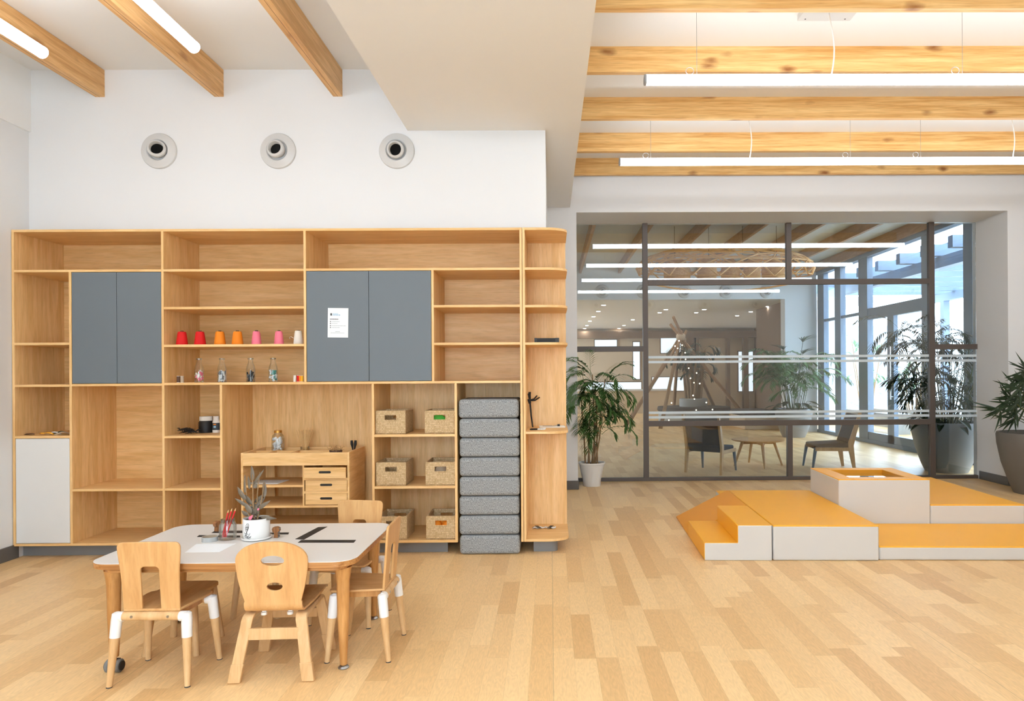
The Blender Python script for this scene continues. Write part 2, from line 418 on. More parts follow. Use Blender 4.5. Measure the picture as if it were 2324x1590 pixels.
# bulkhead between the two bays: its underside rises slightly towards the far wall
b = MB()
z0, z1 = 3.373 - (YW - YREAR) * .0214, 3.437
xs = (-1.142, .248)
b.add([(x, y, z) for x in xs for y, z in ((YREAR, z0), (YN, z1), (YN, 4.1), (YREAR, 4.1))],
      [(0, 1, 2, 3), (7, 6, 5, 4), (0, 4, 5, 1), (1, 5, 6, 2), (2, 6, 7, 3), (3, 7, 4, 0)])
struct(b.build('ceiling_bulkhead', M['soffit'], smooth=False))
zs_top = gz(600, 518.5, YF)
b = MB().box(XL - .2, -.03, YW, YN, zs_top + .004, 4.1).box(XL - .2, -.03, YB + .01, YN, 0, zs_top + .004)
struct(b.build('wall_back', M['white'], smooth=False))
struct(MB().box(XL - .2, XL, YREAR - .2, YN, 0, 4.1).build('wall_left', M['white'], smooth=False))
# downstand on the left wall near the ceiling
a = wy(75, 300, YW)
struct(MB().box(XL, XL + .02, YREAR, YW, a.z, ZL).build('wall_left_downstand', M['soffit'], smooth=False))
# far wall with the opening
ox0, ox1, oz1 = gx(1310, 800, YN), gx(2289, 900, YN), gz(1800, 480, YN)
b = MB().box(-.03, ox0, YN, YG + .1, 0, 4.1).box(ox1, XR, YN, YG + .1, 0, 4.1).box(ox0, ox1, YN, YG + .1, oz1, 4.1)
struct(b.build('wall_far', M['white'], smooth=False))
# rear wall, mirrored in the glass; unseen opening put in and sized for daylight
b = MB().box(XL, XR, YREAR - .2, YREAR, 2.75, 4.1).box(XL, XR, YREAR - .2, YREAR, 0, .35)
for x0, x1 in ((XL, -1.5), (.35, XR)): b.box(x0, x1, YREAR - .2, YREAR, .35, 2.75)
struct(b.build('wall_rear', M['white'], smooth=False))
# side facade of the near room
b = MB().box(XR, XR + .15, YREAR, YG, 3.2, 4.1).box(XR, XR + .15, YREAR, YG, 0, .1)
b.box(XR, XR + .15, YREAR, YG, .1, 3.2)
struct(b.build('wall_right', M['white'], smooth=False))
# baseboards
bh = .108
struct(MB().box(XL, XL + .012, YREAR, YF + .05, 0, bh).build('baseboard_left', M['base'], bevel=.003))
b = MB().box(-.03, ox0 + .004, YN - .014, YN, 0, bh).box(ox0 - .002, ox0 + .01, YN, YG - .03, 0, bh)
struct(b.build('baseboard_far', M['base'], bevel=.003))
b = MB().box(ox1 - .004, XR, YN - .014, YN, 0, bh).box(ox1 - .012, ox1, YN, YG - .03, 0, bh)
struct(b.build('baseboard_right', M['base'], bevel=.003))

# ------------------------------------------------------------------ ceiling beams
bx = [-3.566, -2.615, -1.663]
for k, x in enumerate(bx):
    lab = ['pine ceiling beam nearest the left wall, above the left tube lamp', 'pine ceiling beam in the middle of the three over the shelving',
           'short visible pine ceiling beam beside the white bulkhead'][k]
    o = MB().box(-.075, 0, 0, YW - YREAR, 0, .215).box(-.0385, -.0365, .0, YW - YREAR, -.0012, .001, mi=1)
    o = o.build('ceiling_beam', [M['piney'], M['brown']], bevel=.003); o.location = (x, YREAR, 3.652)
    tag(o, lab, 'beam', 'lengthwise beams over the shelving')
rb = [(4.47, 'topmost pine ceiling beam cut by the top of the photo'), (5.41, 'knotty pine ceiling beam just above the nearer long lamp'),
      (6.40, 'pine ceiling beam just below the nearer long lamp'), (7.34, 'pine ceiling beam just above the farther long lamp'),
      (8.20, 'pine ceiling beam against the wall over the glass partition')]
for y, lab in rb:
    o = MB().box(0, XR - .25, 0, .055, 0, .208).build('ceiling_beam', M['pinex'], bevel=.003); o.location = (.25, y, 3.797 if y < 8 else 3.80)
    tag(o, lab, 'beam', 'crosswise beams in the right bay')

# ------------------------------------------------------------------ tube lamps
def lamp(loc, length, axis, label, group, wires=(), cords=(), rod=.037, zc=None, hooks=()):
    t = thing('tube_lamp', label, 'lamp', loc, 0, group)
    e = (length, 0, 0) if axis == 'x' else (0, length, 0)
    MB().tube([(0, 0, 0), e], rod, 20).build('tube', M['lamp'], t, world=False)
    for p in (0, length):
        q = -.014 if p == 0 else .014
        cap = MB().tube([(p, 0, 0), (p + q, 0, 0)] if axis == 'x' else [(0, p, 0), (0, p + q, 0)], rod + .001, 20)
        cap.build('end_cap', M['lampcap'] if axis == 'x' else M['lamp'], t, world=False)
    zc = (ZR if axis == 'x' else ZL) - loc[2] - .001
    for w_ in wires:
        p = Vector((w_, 0, 0)) if axis == 'x' else Vector((0, w_, 0))
        MB().tube([p + Vector((0, 0, rod)), p + Vector((0, 0, zc - .02))], .0016, 6).tube([p + Vector((0, 0, zc - .03)), p + Vector((0, 0, zc))], .006, 8).build('wire', M['wire'], t, world=False)
        pts = [p + Vector((-.05 + .028 * math.cos(a), 0, rod + .026 + .026 * math.sin(a))) for a in [2 * PI * i / 14 - 1.2 for i in range(13)]]
        MB().tube(pts, .0022, 6).build('wire_coil', M['wire'], t, world=False)
    for c_ in cords:
        pts = [Vector((c_ + .02 * math.sin(i * .55), .0, rod + (zc - rod) * i / 8)) for i in range(9)]
        MB().tube(pts, .005, 8).build('cord', M['cord'], t, world=False)
    return t
y1, y2 = 4.83, 6.73
lamp((.676 + .014, y1, gz(1700, 181, y1)), 5.12, 'x', 'long tube lamp hanging lengthways, the nearer one in the right bay', 'suspended tube lamps in the right bay', (.36, 2.255), (1.32,))
lamp((.688 + .014, y2, gz(1700, 366.5, y2)), 5.12, 'x', 'long tube lamp near the partition, the farther one in the right bay', 'suspended tube lamps in the right bay', (.30, 2.28, 2.98), (1.28, 3.9))
lamp((.70, 2.75, 3.49), 5.12, 'x', 'tube lamp seen only as a thin reflection in the glass, third line down', 'suspended tube lamps in the right bay')
lamp((.70, .62, 3.49), 5.12, 'x', 'tube lamp seen only as a reflection in the glass, lowest white line', 'suspended tube lamps in the right bay')
p1 = wy(93, 117, 4.33); p2 = wy(438, 105, 4.33)
lamp((p1.x, -.7, p1.z), 5.03, 'y', 'glowing tube lamp in the upper left corner under the leftmost beam', 'tube lamps in the left bay', (3.4,))
lamp((p2.x, -.7, p2.z), 5.03, 'y', 'glowing tube lamp hanging beside the middle beam over the shelving', 'tube lamps in the left bay', (4.55,))
# junction box
bx0, bx1 = gx(1822, 44, 4.83), gx(1944, 44, 4.83)
t = thing('junction_box', 'white electrical box on the ceiling above the nearer long lamp', 'electrical box', ((bx0 + bx1) / 2, 4.87, ZR))
MB().box(bx0, bx1, 4.78, 4.94, ZR - .045, ZR).build('box_body', M['duct'], t, bevel=.004)
for dx in (.06, -.06):
    for dy in (0, .1): MB().tube([((bx0 + bx1) / 2 + dx * 2.4, 4.81 + dy, ZR - .046), ((bx0 + bx1) / 2 + dx * 2.4, 4.81 + dy, ZR - .044)], .006, 10).build('screw_hole', M['black'], t)

# ------------------------------------------------------------------ jet vents
def vent(loc, rot, label, group, tilt=(0, 0), R0=.143, face=-1):
    """flange on a wall, looking along y*face"""
    t = thing('air_vent', label, 'air vent', loc, 0, group)
    f = face
    MB().lathe([(.073, 0), (R0, 0), (R0, .008 * f), (R0 * .97, .016 * f), (R0 * .66, .034 * f), (R0 * .60, .036 * f), (R0 * .55, .030 * f), (.073, .004 * f)], n=48, axis='y').build('flange', M['duct'], t, world=False)
    m = MB().lathe([(.050, -.03), (.063, .0), (.070, .03), (.066, .046), (.052, .056), (.049, .052), (.046, .0), (.044, -.03)], n=40, axis='y')
    m.tf(Matrix.Translation((0, .022 * f, 0)) @ Matrix.Rotation(tilt[0], 4, 'Z') @ Matrix.Rotation(tilt[1], 4, 'X') @ Matrix.Scale(f, 4, (0, 1, 0)))
    m.build('nozzle', M['duct'], t, world=False)
    m = MB().lathe([(.0001, .016), (.047, .016)], n=32, axis='y'); m.tf(Matrix.Translation((0, .022 * f, 0)) @ Matrix.Rotation(tilt[0], 4, 'Z') @ Matrix.Rotation(tilt[1], 4, 'X') @ Matrix.Scale(f, 4, (0, 1, 0)))
    m.build('duct_opening', M['void'], t, world=False)
    return t
for k, (px, tl) in enumerate(((362, (.28, -.1)), (632, (-.05, -.1)), (901, (-.02, .12)))):
    p = wy(px, 343, YW)
    vent(p, 0, ['round white air vent over the left grey cupboard, leftmost on the wall', 'round white air vent over the yarn shelves, middle of the wall',
                'round white air vent below the bulkhead, right of the other wall vents'][k], 'air vents over the shelving', tl)
LV = ['leftmost', 'second', 'third', 'fourth', 'fifth']
for k, px in enumerate((1367, 1460, 1554, 1648, 1740)):
    p = wy(px, 661, YFAR - .005)
    vent(p, 0, f'far air vent on the lounge wall beyond the glass, {LV[k]} from the left', 'air vents on the lounge wall', (.0, .25), .165)
for k, x in enumerate((1.27, 2.73, 4.28, 5.70)):
    vent((x, YREAR, 3.32), 0, f'faint air vent reflected in the partition glass, {LV[k]} from the left', 'air vents mirrored in the glass', (0, 0), .19, face=1)
# ------------------------------------------------------------------ shelving wall
T = .019
def hz(py, px=600): return gz(px, py, YF)     # height of a front line given its row at column px
X0, X1, X2, X3 = gx(30.5, 880, YF), gx(160, 880, YF), gx(370, 880, YF), gx(692, 700, YF)
X4, X5, X6, X7, X8 = gx(502, 1000, YF), gx(982, 740, YF), gx(847, 1050, YF), gx(1035, 1050, YF), gx(1183.5, 880, YF)
X9 = gx(1190, 880, YF)
zt = zs_top - T / 2; zb = hz(1231.5)
zr1 = hz(612.5, 531)         # first full-width row line
zmid = hz(870, 531)
sh = thing('storage_shelving', 'large built-in oak shelving unit with open cells and grey doors, filling the back wall', 'shelving', ((X0 + X8) / 2, YF, 0))
h = T / 2
def vert(x, z0, z1, name='upright', yb=YB): MB().box(x - h, x + h, YF, yb, z0, z1).build(name, M['oakz'], sh, bevel=.001)
def horiz(x0, x1, z, name='shelf'): MB().box(x0 + h, x1 - h, YF + .0005, YB - .012, z - h, z + h).build(name, M['oakx'], sh, bevel=.001)
vert(X0, zb - h, zt - h, 'side_panel'); vert(X8, zb - h, zt - h, 'side_panel')
MB().box(X0 - h, X8 + h, YF, YB, zt - h, zt + h).build('top_panel', M['oakx'], sh, bevel=.001)
MB().box(X0 + h, X7 + h, YF, YB, zb - h, zb + h).build('bottom_panel', M['oakx'], sh, bevel=.001)
vert(X2, zb + h, zt - h); vert(X3, zmid + h, zt - h); vert(X1, zb + h, zr1 - h)
vert(X4, zb + h, zmid - h); vert(X5, zmid + h, zr1 - h); vert(X6, zb + h, zmid - h); vert(X7, zb + h, zmid - h)
# back panels (upper: horizontal grain, lower: vertical grain)
yb0 = YB - .012
MB().box(X0 + h, X4 - h, yb0, YB, zb + h, zt - h).box(X4 - h, X8 - h, yb0, YB, zmid - h, zt - h).build('back_panel', M['oakx'], sh, smooth=False)
MB().box(X4 - h, X7, yb0, YB, zb + h, zmid - h).box(X7, X8 - h, yb0, YB, .0, zmid - h).build('back_panel', M['oakz'], sh, smooth=False)
# rows
for a, b_ in ((X0, X2), (X2, X3), (X3, X8)): horiz(a, b_, zr1)
horiz(X0, X1, hz(780, 95)); horiz(X0, X1, hz(875, 95)); horiz(X1, X2, hz(873, 265)); zc1 = hz(991.5, 95); horiz(X0, X1, zc1)
horiz(X1, X2, hz(1111.5, 265))
zy = hz(783.5, 531); horiz(X2, X3, hz(698, 531)); horiz(X2, X3, zy); horiz(X2, X8, zmid)
zj = hz(991, 436); horiz(X2, X4, zj); horiz(X2, X4, hz(1110, 436))
horiz(X5, X8, hz(694, 1082)); horiz(X5, X8, hz(779.5, 1082))
zq1 = hz(988, 941); zq2 = hz(1105.5, 941); horiz(X6, X7, zq1); horiz(X6, X7, zq2)
# doors
def door(x0, x1, z0, z1, mat, lab):
    d = MB().box(x0, x1, YF + .002, YF + .020, z0, z1).build('door', mat, sh, bevel=.0015); d['label'] = lab
    return d
g = .003
xm = gx(264.5, 740, YF)
door(X1 + h + g, xm - g / 2, hz(873, 265) + h + g, zr1 - h - g, M['gdoor'], 'grey door'); door(xm + g / 2, X2 - h - g, hz(873, 265) + h + g, zr1 - h - g, M['gdoor'], 'grey door')
xm = gx(837, 740, YF)
door(X3 + h + g, xm - g / 2, zmid + h + g, zr1 - h - g, M['gdoor'], 'grey door'); door(xm + g / 2, X5 - h - g, zmid + h + g, zr1 - h - g, M['gdoor'], 'grey door')
door(X0 + h + g, X1 - h - g, zb + h + g, zc1 - h - g, M['wdoor'], 'white door')
# plinth below
pe = gx(1012, 1240, YF)
MB().box(X0 - h, pe, YF + .10, YF + .116, 0, zb - h).build('plinth', M['plinth'], sh, bevel=.001)

# end unit with rounded shelves
en = thing('end_shelf', 'narrow open oak end shelf with rounded boards at the right end of the shelving', 'shelf', (gx(1240, 900, YF), YF, 0))
XE = gx(1288, 900, YF + .25)
MB().box(X9 - h, X9 + h, YF, YB, zb - h, zs_top).build('side_panel', M['oakz'], en, bevel=.001)
MB().box(X9 + h, XE - .004, YB - .018, YB, zb + h, zs_top - T).build('back_panel', M['oakz'], en, bevel=.001)
def rshelf(z, name='shelf'):
    r = .17; pts = [(X9 + h, YF)]; n = 12
    for i in range(n + 1):
        a = -PI / 2 + PI / 2 * i / n
        pts.append((XE - r + r * math.cos(a), YF + .13 + .13 * math.sin(a)))
    pts += [(XE, YB), (X9 + h, YB)]
    if name == 'shelf': pts[-2] = (XE, YB - .018); pts[-1] = (X9 + h, YB - .018)
    MB().prism(pts, z - h, z + h, 'xy').build(name, M['oakx'], en, bevel=.001)
zend = [hz(609, 1240), hz(694, 1240), hz(779, 1240), hz(981.5, 1240)]
rshelf(zs_top - h, 'top_board')
for z in zend: rshelf(z)
rshelf(zb, 'bottom_board')
a0, a1 = gx(1211, 1245, YF + .08), gx(1266, 1245, YF + .08)
pts = [(a0, YF + .085), (a1 - .05, YF + .085)] + [(a1 - .05 + .05 * math.sin(t_), YF + .135 - .05 * math.cos(t_)) for t_ in [PI / 2 * i / 6 for i in range(1, 7)]] + [(a1, YB - .05), (a0, YB - .05)]
MB().prism(pts, 0, zb - h, 'xy').build('plinth', M['plinth'], en, bevel=.001)

# cushions
cz = [0.0] + [gz(1110, y, YF) for y in (1214.5, 1171.5, 1127.5, 1083, 1038.5, 994, 949, 905)]
cx0, cx1 = gx(1042, 1080, YF), gx(1179.5, 1080, YF)
cw, ch = cx1 - cx0, cz[8] / 8
cm = MB().box(-cw / 2, cw / 2, 0, .47, .002, ch - .002)
cush = cm.build('seat_cushion', M['fab'], None, bevel=.028, seg=4)
CL = ['bottom cushion of the grey stack, resting on the floor', 'second grey cushion up from the floor in the stack', 'third grey cushion up in the stack, level with the lowest baskets',
      'fourth grey cushion up from the floor in the stack', 'fifth grey cushion up from the floor in the stack', 'sixth grey cushion up, third from the top of the stack',
      'grey cushion second from the top of the stack', 'topmost grey cushion of the stack beside the end shelf']
for k in range(8):
    o = cush if k == 0 else dup(cush)
    o.location = ((cx0 + cx1) / 2 + (.004 if k in (1, 2, 7) else 0) * -1, YF + .002 + .004 * (k % 3), k * ch)
    tag(o, CL[k], 'cushion', 'grey floor cushions stacked in the shelving')

# ------------------------------------------------------------------ baskets
def basket(loc, label):
    t = thing('woven_basket', label, 'basket', loc, 0, 'woven baskets on the shelves')
    W_, D_, H_, th = .232, .30, .178, .012; a, hh = .05, .028
    b = MB()
    hx0, hx1, hz0, hz1 = -.049, .049, .108, .152
    for y in (0, D_ - th):
        b.box(-W_ / 2, hx0, y, y + th, 0, H_).box(hx1, W_ / 2, y, y + th, 0, H_).box(hx0, hx1, y, y + th, 0, hz0).box(hx0, hx1, y, y + th, hz1, H_)
    b.box(-W_ / 2, -W_ / 2 + th, th, D_ - th, 0, H_).box(W_ / 2 - th, W_ / 2, th, D_ - th, 0, H_).box(-W_ / 2, W_ / 2, 0, D_, 0, .01)
    b.build('basket_body', M['weave'], t, world=False, smooth=False)
    r = MB(); q = .007
    r.tube([(-W_ / 2, .005, H_), (W_ / 2, .005, H_)], q, 8).tube([(-W_ / 2, D_ - .005, H_), (W_ / 2, D_ - .005, H_)], q, 8)
    r.tube([(-W_ / 2 + .005, 0, H_), (-W_ / 2 + .005, D_, H_)], q, 8).tube([(W_ / 2 - .005, 0, H_), (W_ / 2 - .005, D_, H_)], q, 8)
    r.build('rim', M['weave'], t, world=False)
    s = MB(); q = .0045
    for y in (0,):
        s.tube([(hx0, y, hz0), (hx1, y, hz0)], q, 8).tube([(hx0, y, hz1), (hx1, y, hz1)], q, 8).tube([(hx0, y, hz0), (hx0, y, hz1)], q, 8).tube([(hx1, y, hz0), (hx1, y, hz1)], q, 8)
    s.build('handle_edge', M['weave'], t, world=False)
    return t
YB0 = YF + .03
bxl = (gx(852, 960, YB0) + gx(921, 960, YB0)) / 2; bxr = gx(964, 960, YB0) + .116
bk = basket((bxl, YB0, zq1 + h), 'woven basket on the top basket shelf, the left of that pair')
dup(bk, (bxr, YB0, zq1 + h), label='woven basket with a green cloth showing through its handle')
dup(bk, (bxl + .003, YB0 - .01, zq2 + h), label='empty woven basket on the middle basket shelf, the left of that pair')
dup(bk, (bxr + .006, YB0 - .01, zq2 + h), label='woven basket with brown things inside on the middle basket shelf')
dup(bk, (bxl + .008, YB0 - .01, zb + h), label='woven basket on the bottom shelf, partly behind the chair back')
dup(bk, (bxr + .008, YB0 - .01, zb + h), label='woven basket on the bottom shelf with orange balls inside')
def blob(name, c, r, mat, label, cat, sc=(1, 1, 1), amp=.25, group=None):
    b = MB().sphere((0, 0, 0), r, 16, 10, sc)
    for i, v in enumerate(b.v):
        k = 1 + amp * noise.noise(v * (1.3 / r) + Vector(c) * 3); b.v[i] = v * k
    lo = min(v.z for v in b.v); b.v = [v - Vector((0, 0, lo)) for v in b.v]
    o = b.build(name, mat, None); o.location = c
    return tag(o, label, cat, group)
blob('folded_cloth', (bxr - .01, YB0 + .075, zq1 + h + .012), .065, M['green'], 'bright green cloth inside the top right basket', 'cloth', (1.0, .7, 1.0))
blob('toy_pouch', (bxr, YB0 + .09, zq2 + h + .012), .07, M['tan'], 'tan lump inside the middle right basket', 'toy', (1.0, .8, .9))
blob('red_toy', (bxl + .05, YB0 + .07, zb + h + .012), .065, M['red'], 'red toy inside the lower basket behind the chair', 'toy', (.9, .7, 1.15))
for k, (dx, dy, r, m_) in enumerate(((-.045, .06, .045, 'oran'), (.04, .055, .043, 'oran'), (.08, .12, .035, 'red'), (-.06, .14, .038, 'oran'), (.0, .11, .04, 'orange2'))):
    dx = max(-.055, min(.055, dx))
    blob('toy_ball', (bxr + .008 + dx, YB0 - .01 + dy, zb + h + .012 + (.045 if k < 2 else .07)), r, M[m_],
         ['orange ball at the left of the lower basket handle opening', 'orange ball at the right of the lower basket handle opening', 'red ball at the far right inside the lower basket', 'orange ball at the back inside the lower basket', 'darker orange ball between the others in the lower basket'][k], 'ball', amp=.06, group='balls in the lower right basket')

# ------------------------------------------------------------------ yarn cones
ycm = [('red', 413, 'leftmost red yarn cone on the yarn shelf'), ('red', 454, 'second red yarn cone, next to the orange cones'), ('oran', 499, 'orange yarn cone beside the red cones'),
       ('oran', 539, 'orange yarn cone beside the pink cones'), ('pink', 582, 'pink yarn cone beside the orange cones'), ('pink', 633, 'pink yarn cone beside the white cone'), ('cream', 677, 'white yarn cone with a loose thread at the shelf end')]
for m_, px, lab in ycm:
    Yc = YF + .10; x = gx(px, 765, Yc)
    slim = .86 if m_ in ('pink', 'cream') else 1
    t = thing('yarn_cone', lab, 'yarn', (x, Yc, zy + h), 0, 'yarn cones on one shelf')
    prof = [(.0001, 0), (.040 * slim, 0), (.043 * slim, .004), (.040 * slim, .03), (.033 * slim, .085), (.030 * slim, .100), (.026 * slim, .105), (.0001, .106)]
    if px == 677: prof = [(r, z * 1.03) for r, z in prof]
    MB().lathe(prof, n=28).build('yarn', M[m_], t, world=False)
    MB().lathe([(.012, .104), (.011, .113), (.0001, .113)], n=16).build('core', M['brown'], t, world=False)
    if px == 677: MB().tube([(-.034, -.01, .05), (-.05, -.02, .06), (-.062, -.02, .055), (-.058, -.02, .042)], .002, 6).build('loose_thread', M['cream'], t, world=False)
# ------------------------------------------------------------------ glass bottles
bl = [(452, (('pink', 16), ('cream', 16)), 'glass bottle of pink and cream bits, leftmost on the bottle shelf'), (504, (('cotton', 22), ('grey', 12)), 'glass bottle filled with white scraps'),
      (569, (('black', 24), ('grey', 14)), 'glass bottle filled with dark metal bits'), (620, (('teal', 12), ('cotton', 18)), 'glass bottle with teal and white scraps, rightmost bottle')]
bprof = [(.0001, .002), (.030, .0), (.034, .004), (.0345, .10), (.030, .125), (.019, .155), (.0175, .178), (.021, .180), (.021, .190), (.0175, .190)]
for px, fill, lab in bl:
    Yc = YF + .10; x = gx(px, 860, Yc)
    t = thing('glass_bottle', lab, 'bottle', (x, Yc, zmid + h), 0, 'bottles on the bottle shelf')
    MB().lathe(bprof, n=28).build('bottle_glass', M['jar'], t, world=False)
    MB().lathe([(.0175, .1795), (.0215, .1795), (.0215, .1905), (.0175, .1905), (.0175, .1795)], n=28).build('lip', M['cream'] if False else M['jar'], t, world=False)
    for m_, n_ in fill:
        b = MB()
        for i in range(n_):
            a = random.uniform(0, 2 * PI); rr = .024 * math.sqrt(random.random()); z = random.uniform(.014, .085)
            q = Vector((rr * math.cos(a), rr * math.sin(a), z)); d = Vector((random.uniform(-.4, .4), random.uniform(-.4, .4), 1)).normalized() * random.uniform(.008, .016)
            b.tube([q - d, q + d], random.uniform(.005, .008), 8)
        b.build('filling', M[m_], t, world=False)
# spools
def spool(x, y, z, m_, lab, r=.0125, hgt=.052):
    t = thing('thread_spool', lab, 'thread', (x, y, z), 0, 'thread spools on the bottle shelf')
    MB().lathe([(.0001, .003), (r, .003), (r, hgt - .003), (.0001, hgt - .003)], n=18).build('thread', M[m_], t, world=False)
    MB().lathe([(.0001, 0), (r + .001, 0), (r + .001, .003), (.0001, .003)], n=18).lathe([(.0001, hgt - .003), (r + .001, hgt - .003), (r + .001, hgt), (.0001, hgt)], n=18).build('spool_end', M['cream'], t, world=False)
for px, m_, lab in ((405, 'brown', 'dark brown thread spool at the left end of the bottle shelf'), (413.5, 'tan', 'tan thread spool beside the dark brown spool'),
                    (669, 'cream', 'cream thread spool at the right end of the bottle shelf'), (675.5, 'red', 'red thread spool between the cream and orange ones'), (681.5, 'oran', 'orange thread spool at the right shelf end'), (686.5, 'yellow', 'yellow thread spool against the upright')):
    r_ = .0125 if px < 500 else .0105
    spool(gx(px, 860, YF + .06) - (.004 if px > 685 else 0), YF + .06 + (.0 if px != 675.5 else .012), zmid + h, m_, lab, r=r_)
# paint jar, white bottle, black pile
Yc = YF + .30
x = gx(468, 960, Yc); pr_ = 15.5 / FPX * Yc * .98
t = thing('paint_jar', 'squat black paint jar with a white lid in the dark cell', 'jar', (x, Yc, zj + h))
MB().lathe([(.0001, 0), (pr_, 0), (pr_ + .001, .006), (pr_ + .001, .085), (pr_ - .008, .098), (.0001, .098)]).build('jar_body', M['black'], t, world=False)
MB().lathe([(.0001, .098), (pr_ - .006, .098), (pr_ - .005, .102), (pr_ - .006, .132), (.0001, .134)], n=36).build('lid', M['cream'], t, world=False)
x = gx(491, 960, Yc)
t = thing('glue_bottle', 'white plastic bottle with a dark printed label beside the black jar', 'bottle', (x + .006, Yc - .01, zj + h))
MB().lathe([(.0001, 0), (.030, 0), (.030, .088), (.026, .100), (.024, .102), (.0001, .102)]).build('bottle_body', M['cream'], t, world=False)
MB().lathe([(.0001, .102), (.024, .102), (.024, .134), (.0001, .135)]).build('cap', M['cream'], t, world=False)
MB().lathe([(.0305, .022), (.0308, .022), (.0308, .08), (.0305, .08)]).build('printed_label', M['ink'], t, world=False)
b = MB()
for i in range(5): 
    a = -PI / 2 - .25 + .11 * i; b.box(-.0045, .0045, -.0005, .0005, -.0035, .0035).tf(Matrix.Translation((.0312 * math.cos(a), .0312 * math.sin(a), .068)) @ Matrix.Rotation(a + PI / 2, 4, 'Z'), len(b.v) - 8)
b.build('label_mark', M['oran'], t, world=False)
b = MB()
for i in range(5):
    a = -PI / 2 - .25 + .12 * i; b.box(-.002, .002, -.0005, .0005, -.008, .008).tf(Matrix.Translation((.0312 * math.cos(a), .0312 * math.sin(a), .048)) @ Matrix.Rotation(a + PI / 2, 4, 'Z'), len(b.v) - 8)
b.build('label_mark', M['inkb'], t, world=False)
b = MB(); random.seed(3)
for i in range(26):
    x_, y_ = random.gauss(0, .035), random.gauss(0, .03); a = random.uniform(0, PI); l_ = random.uniform(.03, .07); e_ = random.uniform(-.1, .5)
    q = Vector((x_, y_, .006 + .03 * random.random())); d = Vector((math.cos(a) * l_, math.sin(a) * .6 * l_, l_ * e_ * .4))
    pts = [q - d, q + Vector((0, 0, .012)), q + d]; pts = [Vector((p.x, p.y, max(.004, p.z))) for p in pts]
    b.tube(pts, [.001, .006, .001], 5)
o = b.build('feather_bundle', M['black'], None); o.location = (gx(430, 975, YF + .17), YF + .17, zj + h)
tag(o, 'loose heap of black feathers lying left of the black jar', 'feathers')
# dried leaves on the white cupboard
lv = [(60, .12, 'brown', 'flat brown dried leaf, leftmost above the white cupboard door'), (106, .10, 'oran', 'orange leaf lying above the white cupboard door'), (120, .13, 'cream', 'pale crumpled leaf touching the orange leaf'),
      (138, .16, 'green', 'dark green leaf behind the orange leaf'), (150, .11, 'tan', 'curled tan leaf against the upright above the white cupboard')]
for k, (px, dy, m_, lab) in enumerate(lv):
    b = MB(); n = 8; L_ = .06 if k else .10
    for i in range(n + 1):
        u = i / n; wd = .028 * math.sin(PI * min(.98, max(.03, u))); x_ = (u - .5) * L_ * 2; z_ = .003 + (.012 if k else .004) * math.sin(PI * u) + .004 * math.sin(9 * u + k)
        b.v += [Vector((x_, -wd, z_)), Vector((x_, 0, z_ + .007)), Vector((x_, wd, z_ + .001))]
        if i: o_ = (i - 1) * 3; b.f += [(o_, o_ + 1, o_ + 4, o_ + 3), (o_ + 1, o_ + 2, o_ + 5, o_ + 4)]; b.mi += [0, 0]
    m2 = {'green': M['leafd'], 'oran': M['orange']}.get(m_, M[m_])
    o = b.build('dried_leaf', m2, None); o.location = (gx(px, 985, YF + dy) - (.02 if k == 4 else 0), YF + dy, zc1 + h); o.rotation_euler = (0, 0, .3 * k - .4)
    sm = o.modifiers.new('thickness', 'SOLIDIFY'); sm.thickness = .0012
    tag(o, lab, 'leaf', 'dried leaves on the left shelf')

# notice sheet
n0 = wy(766.5, 732, YF)
t = thing('notice_sheet', 'white printed notice taped slightly tilted to a grey door', 'notice', (n0.x, YF + .0008, n0.z - .115))
t.rotation_euler = (0, R(1.0), 0)
MB().box(-.0795, .0795, -.0008, 0, 0, .229).build('paper_sheet', M['paper'], t, world=False)
b = MB(); rr = random.Random(5)
def words(b, x0, x1, z, hh, dens=1):
    x = x0
    while x < x1 - .002:
        w_ = rr.uniform(.004, .012); b.box(x, min(x1, x + w_), -.0013, -.0008, z - hh / 2, z + hh / 2); x += w_ + .002
words(b, -.062, .003, .143, .0055); b.build('printed_text', M['ink'], t, world=False)
b = MB()
for z, x1 in ((.124, .014), (.109, -.002), (.0915, .062), (.077, .014), (.035, .050)): words(b, (-.047 if z > .05 else -.055), x1, z, .0032)
words(b, -.02, .014, .045, .0042); b.build('printed_text', M['inkg'], t, world=False)
b = MB()
for z in (.124, .109, .0915, .077): b.lathe([(.0001, -.0012), (.004, -.0012), (.004, -.0008)], (-.058, 0, z), 12, 'y')
b.build('bullet_mark', M['ink'], t, world=False)
b = MB(); words(b, -.042, -.0, .184, .005); words(b, -.042, .018, .175, .007); b.build('printed_heading', M['inkb'], t, world=False)
b = MB().box(-.060, -.047, -.0013, -.0008, .170, .188); b.build('printed_emblem', M['ink'], t, world=False)

# items on end shelf
z_ = zend[2] + h; p = gx(1241, 770, YF + .2)
t = thing('black_box', 'long low black box on the end shelf', 'box', (p, YF + .2, z_))
wd = 55 / FPX * (YF + .2)
MB().box(-wd / 2, wd / 2, -.05, .05, 0, .040).build('box_body', M['black'], t, world=False, bevel=.002)
MB().box(wd / 2 - .03, wd / 2 + .001, -.0505, .05, .002, .042).box(-wd / 2 - .001, -wd / 2 + .02, -.0505, .05, .002, .042).build('box_end', M['dmetal'], t, world=False)
z4 = zend[3] + h
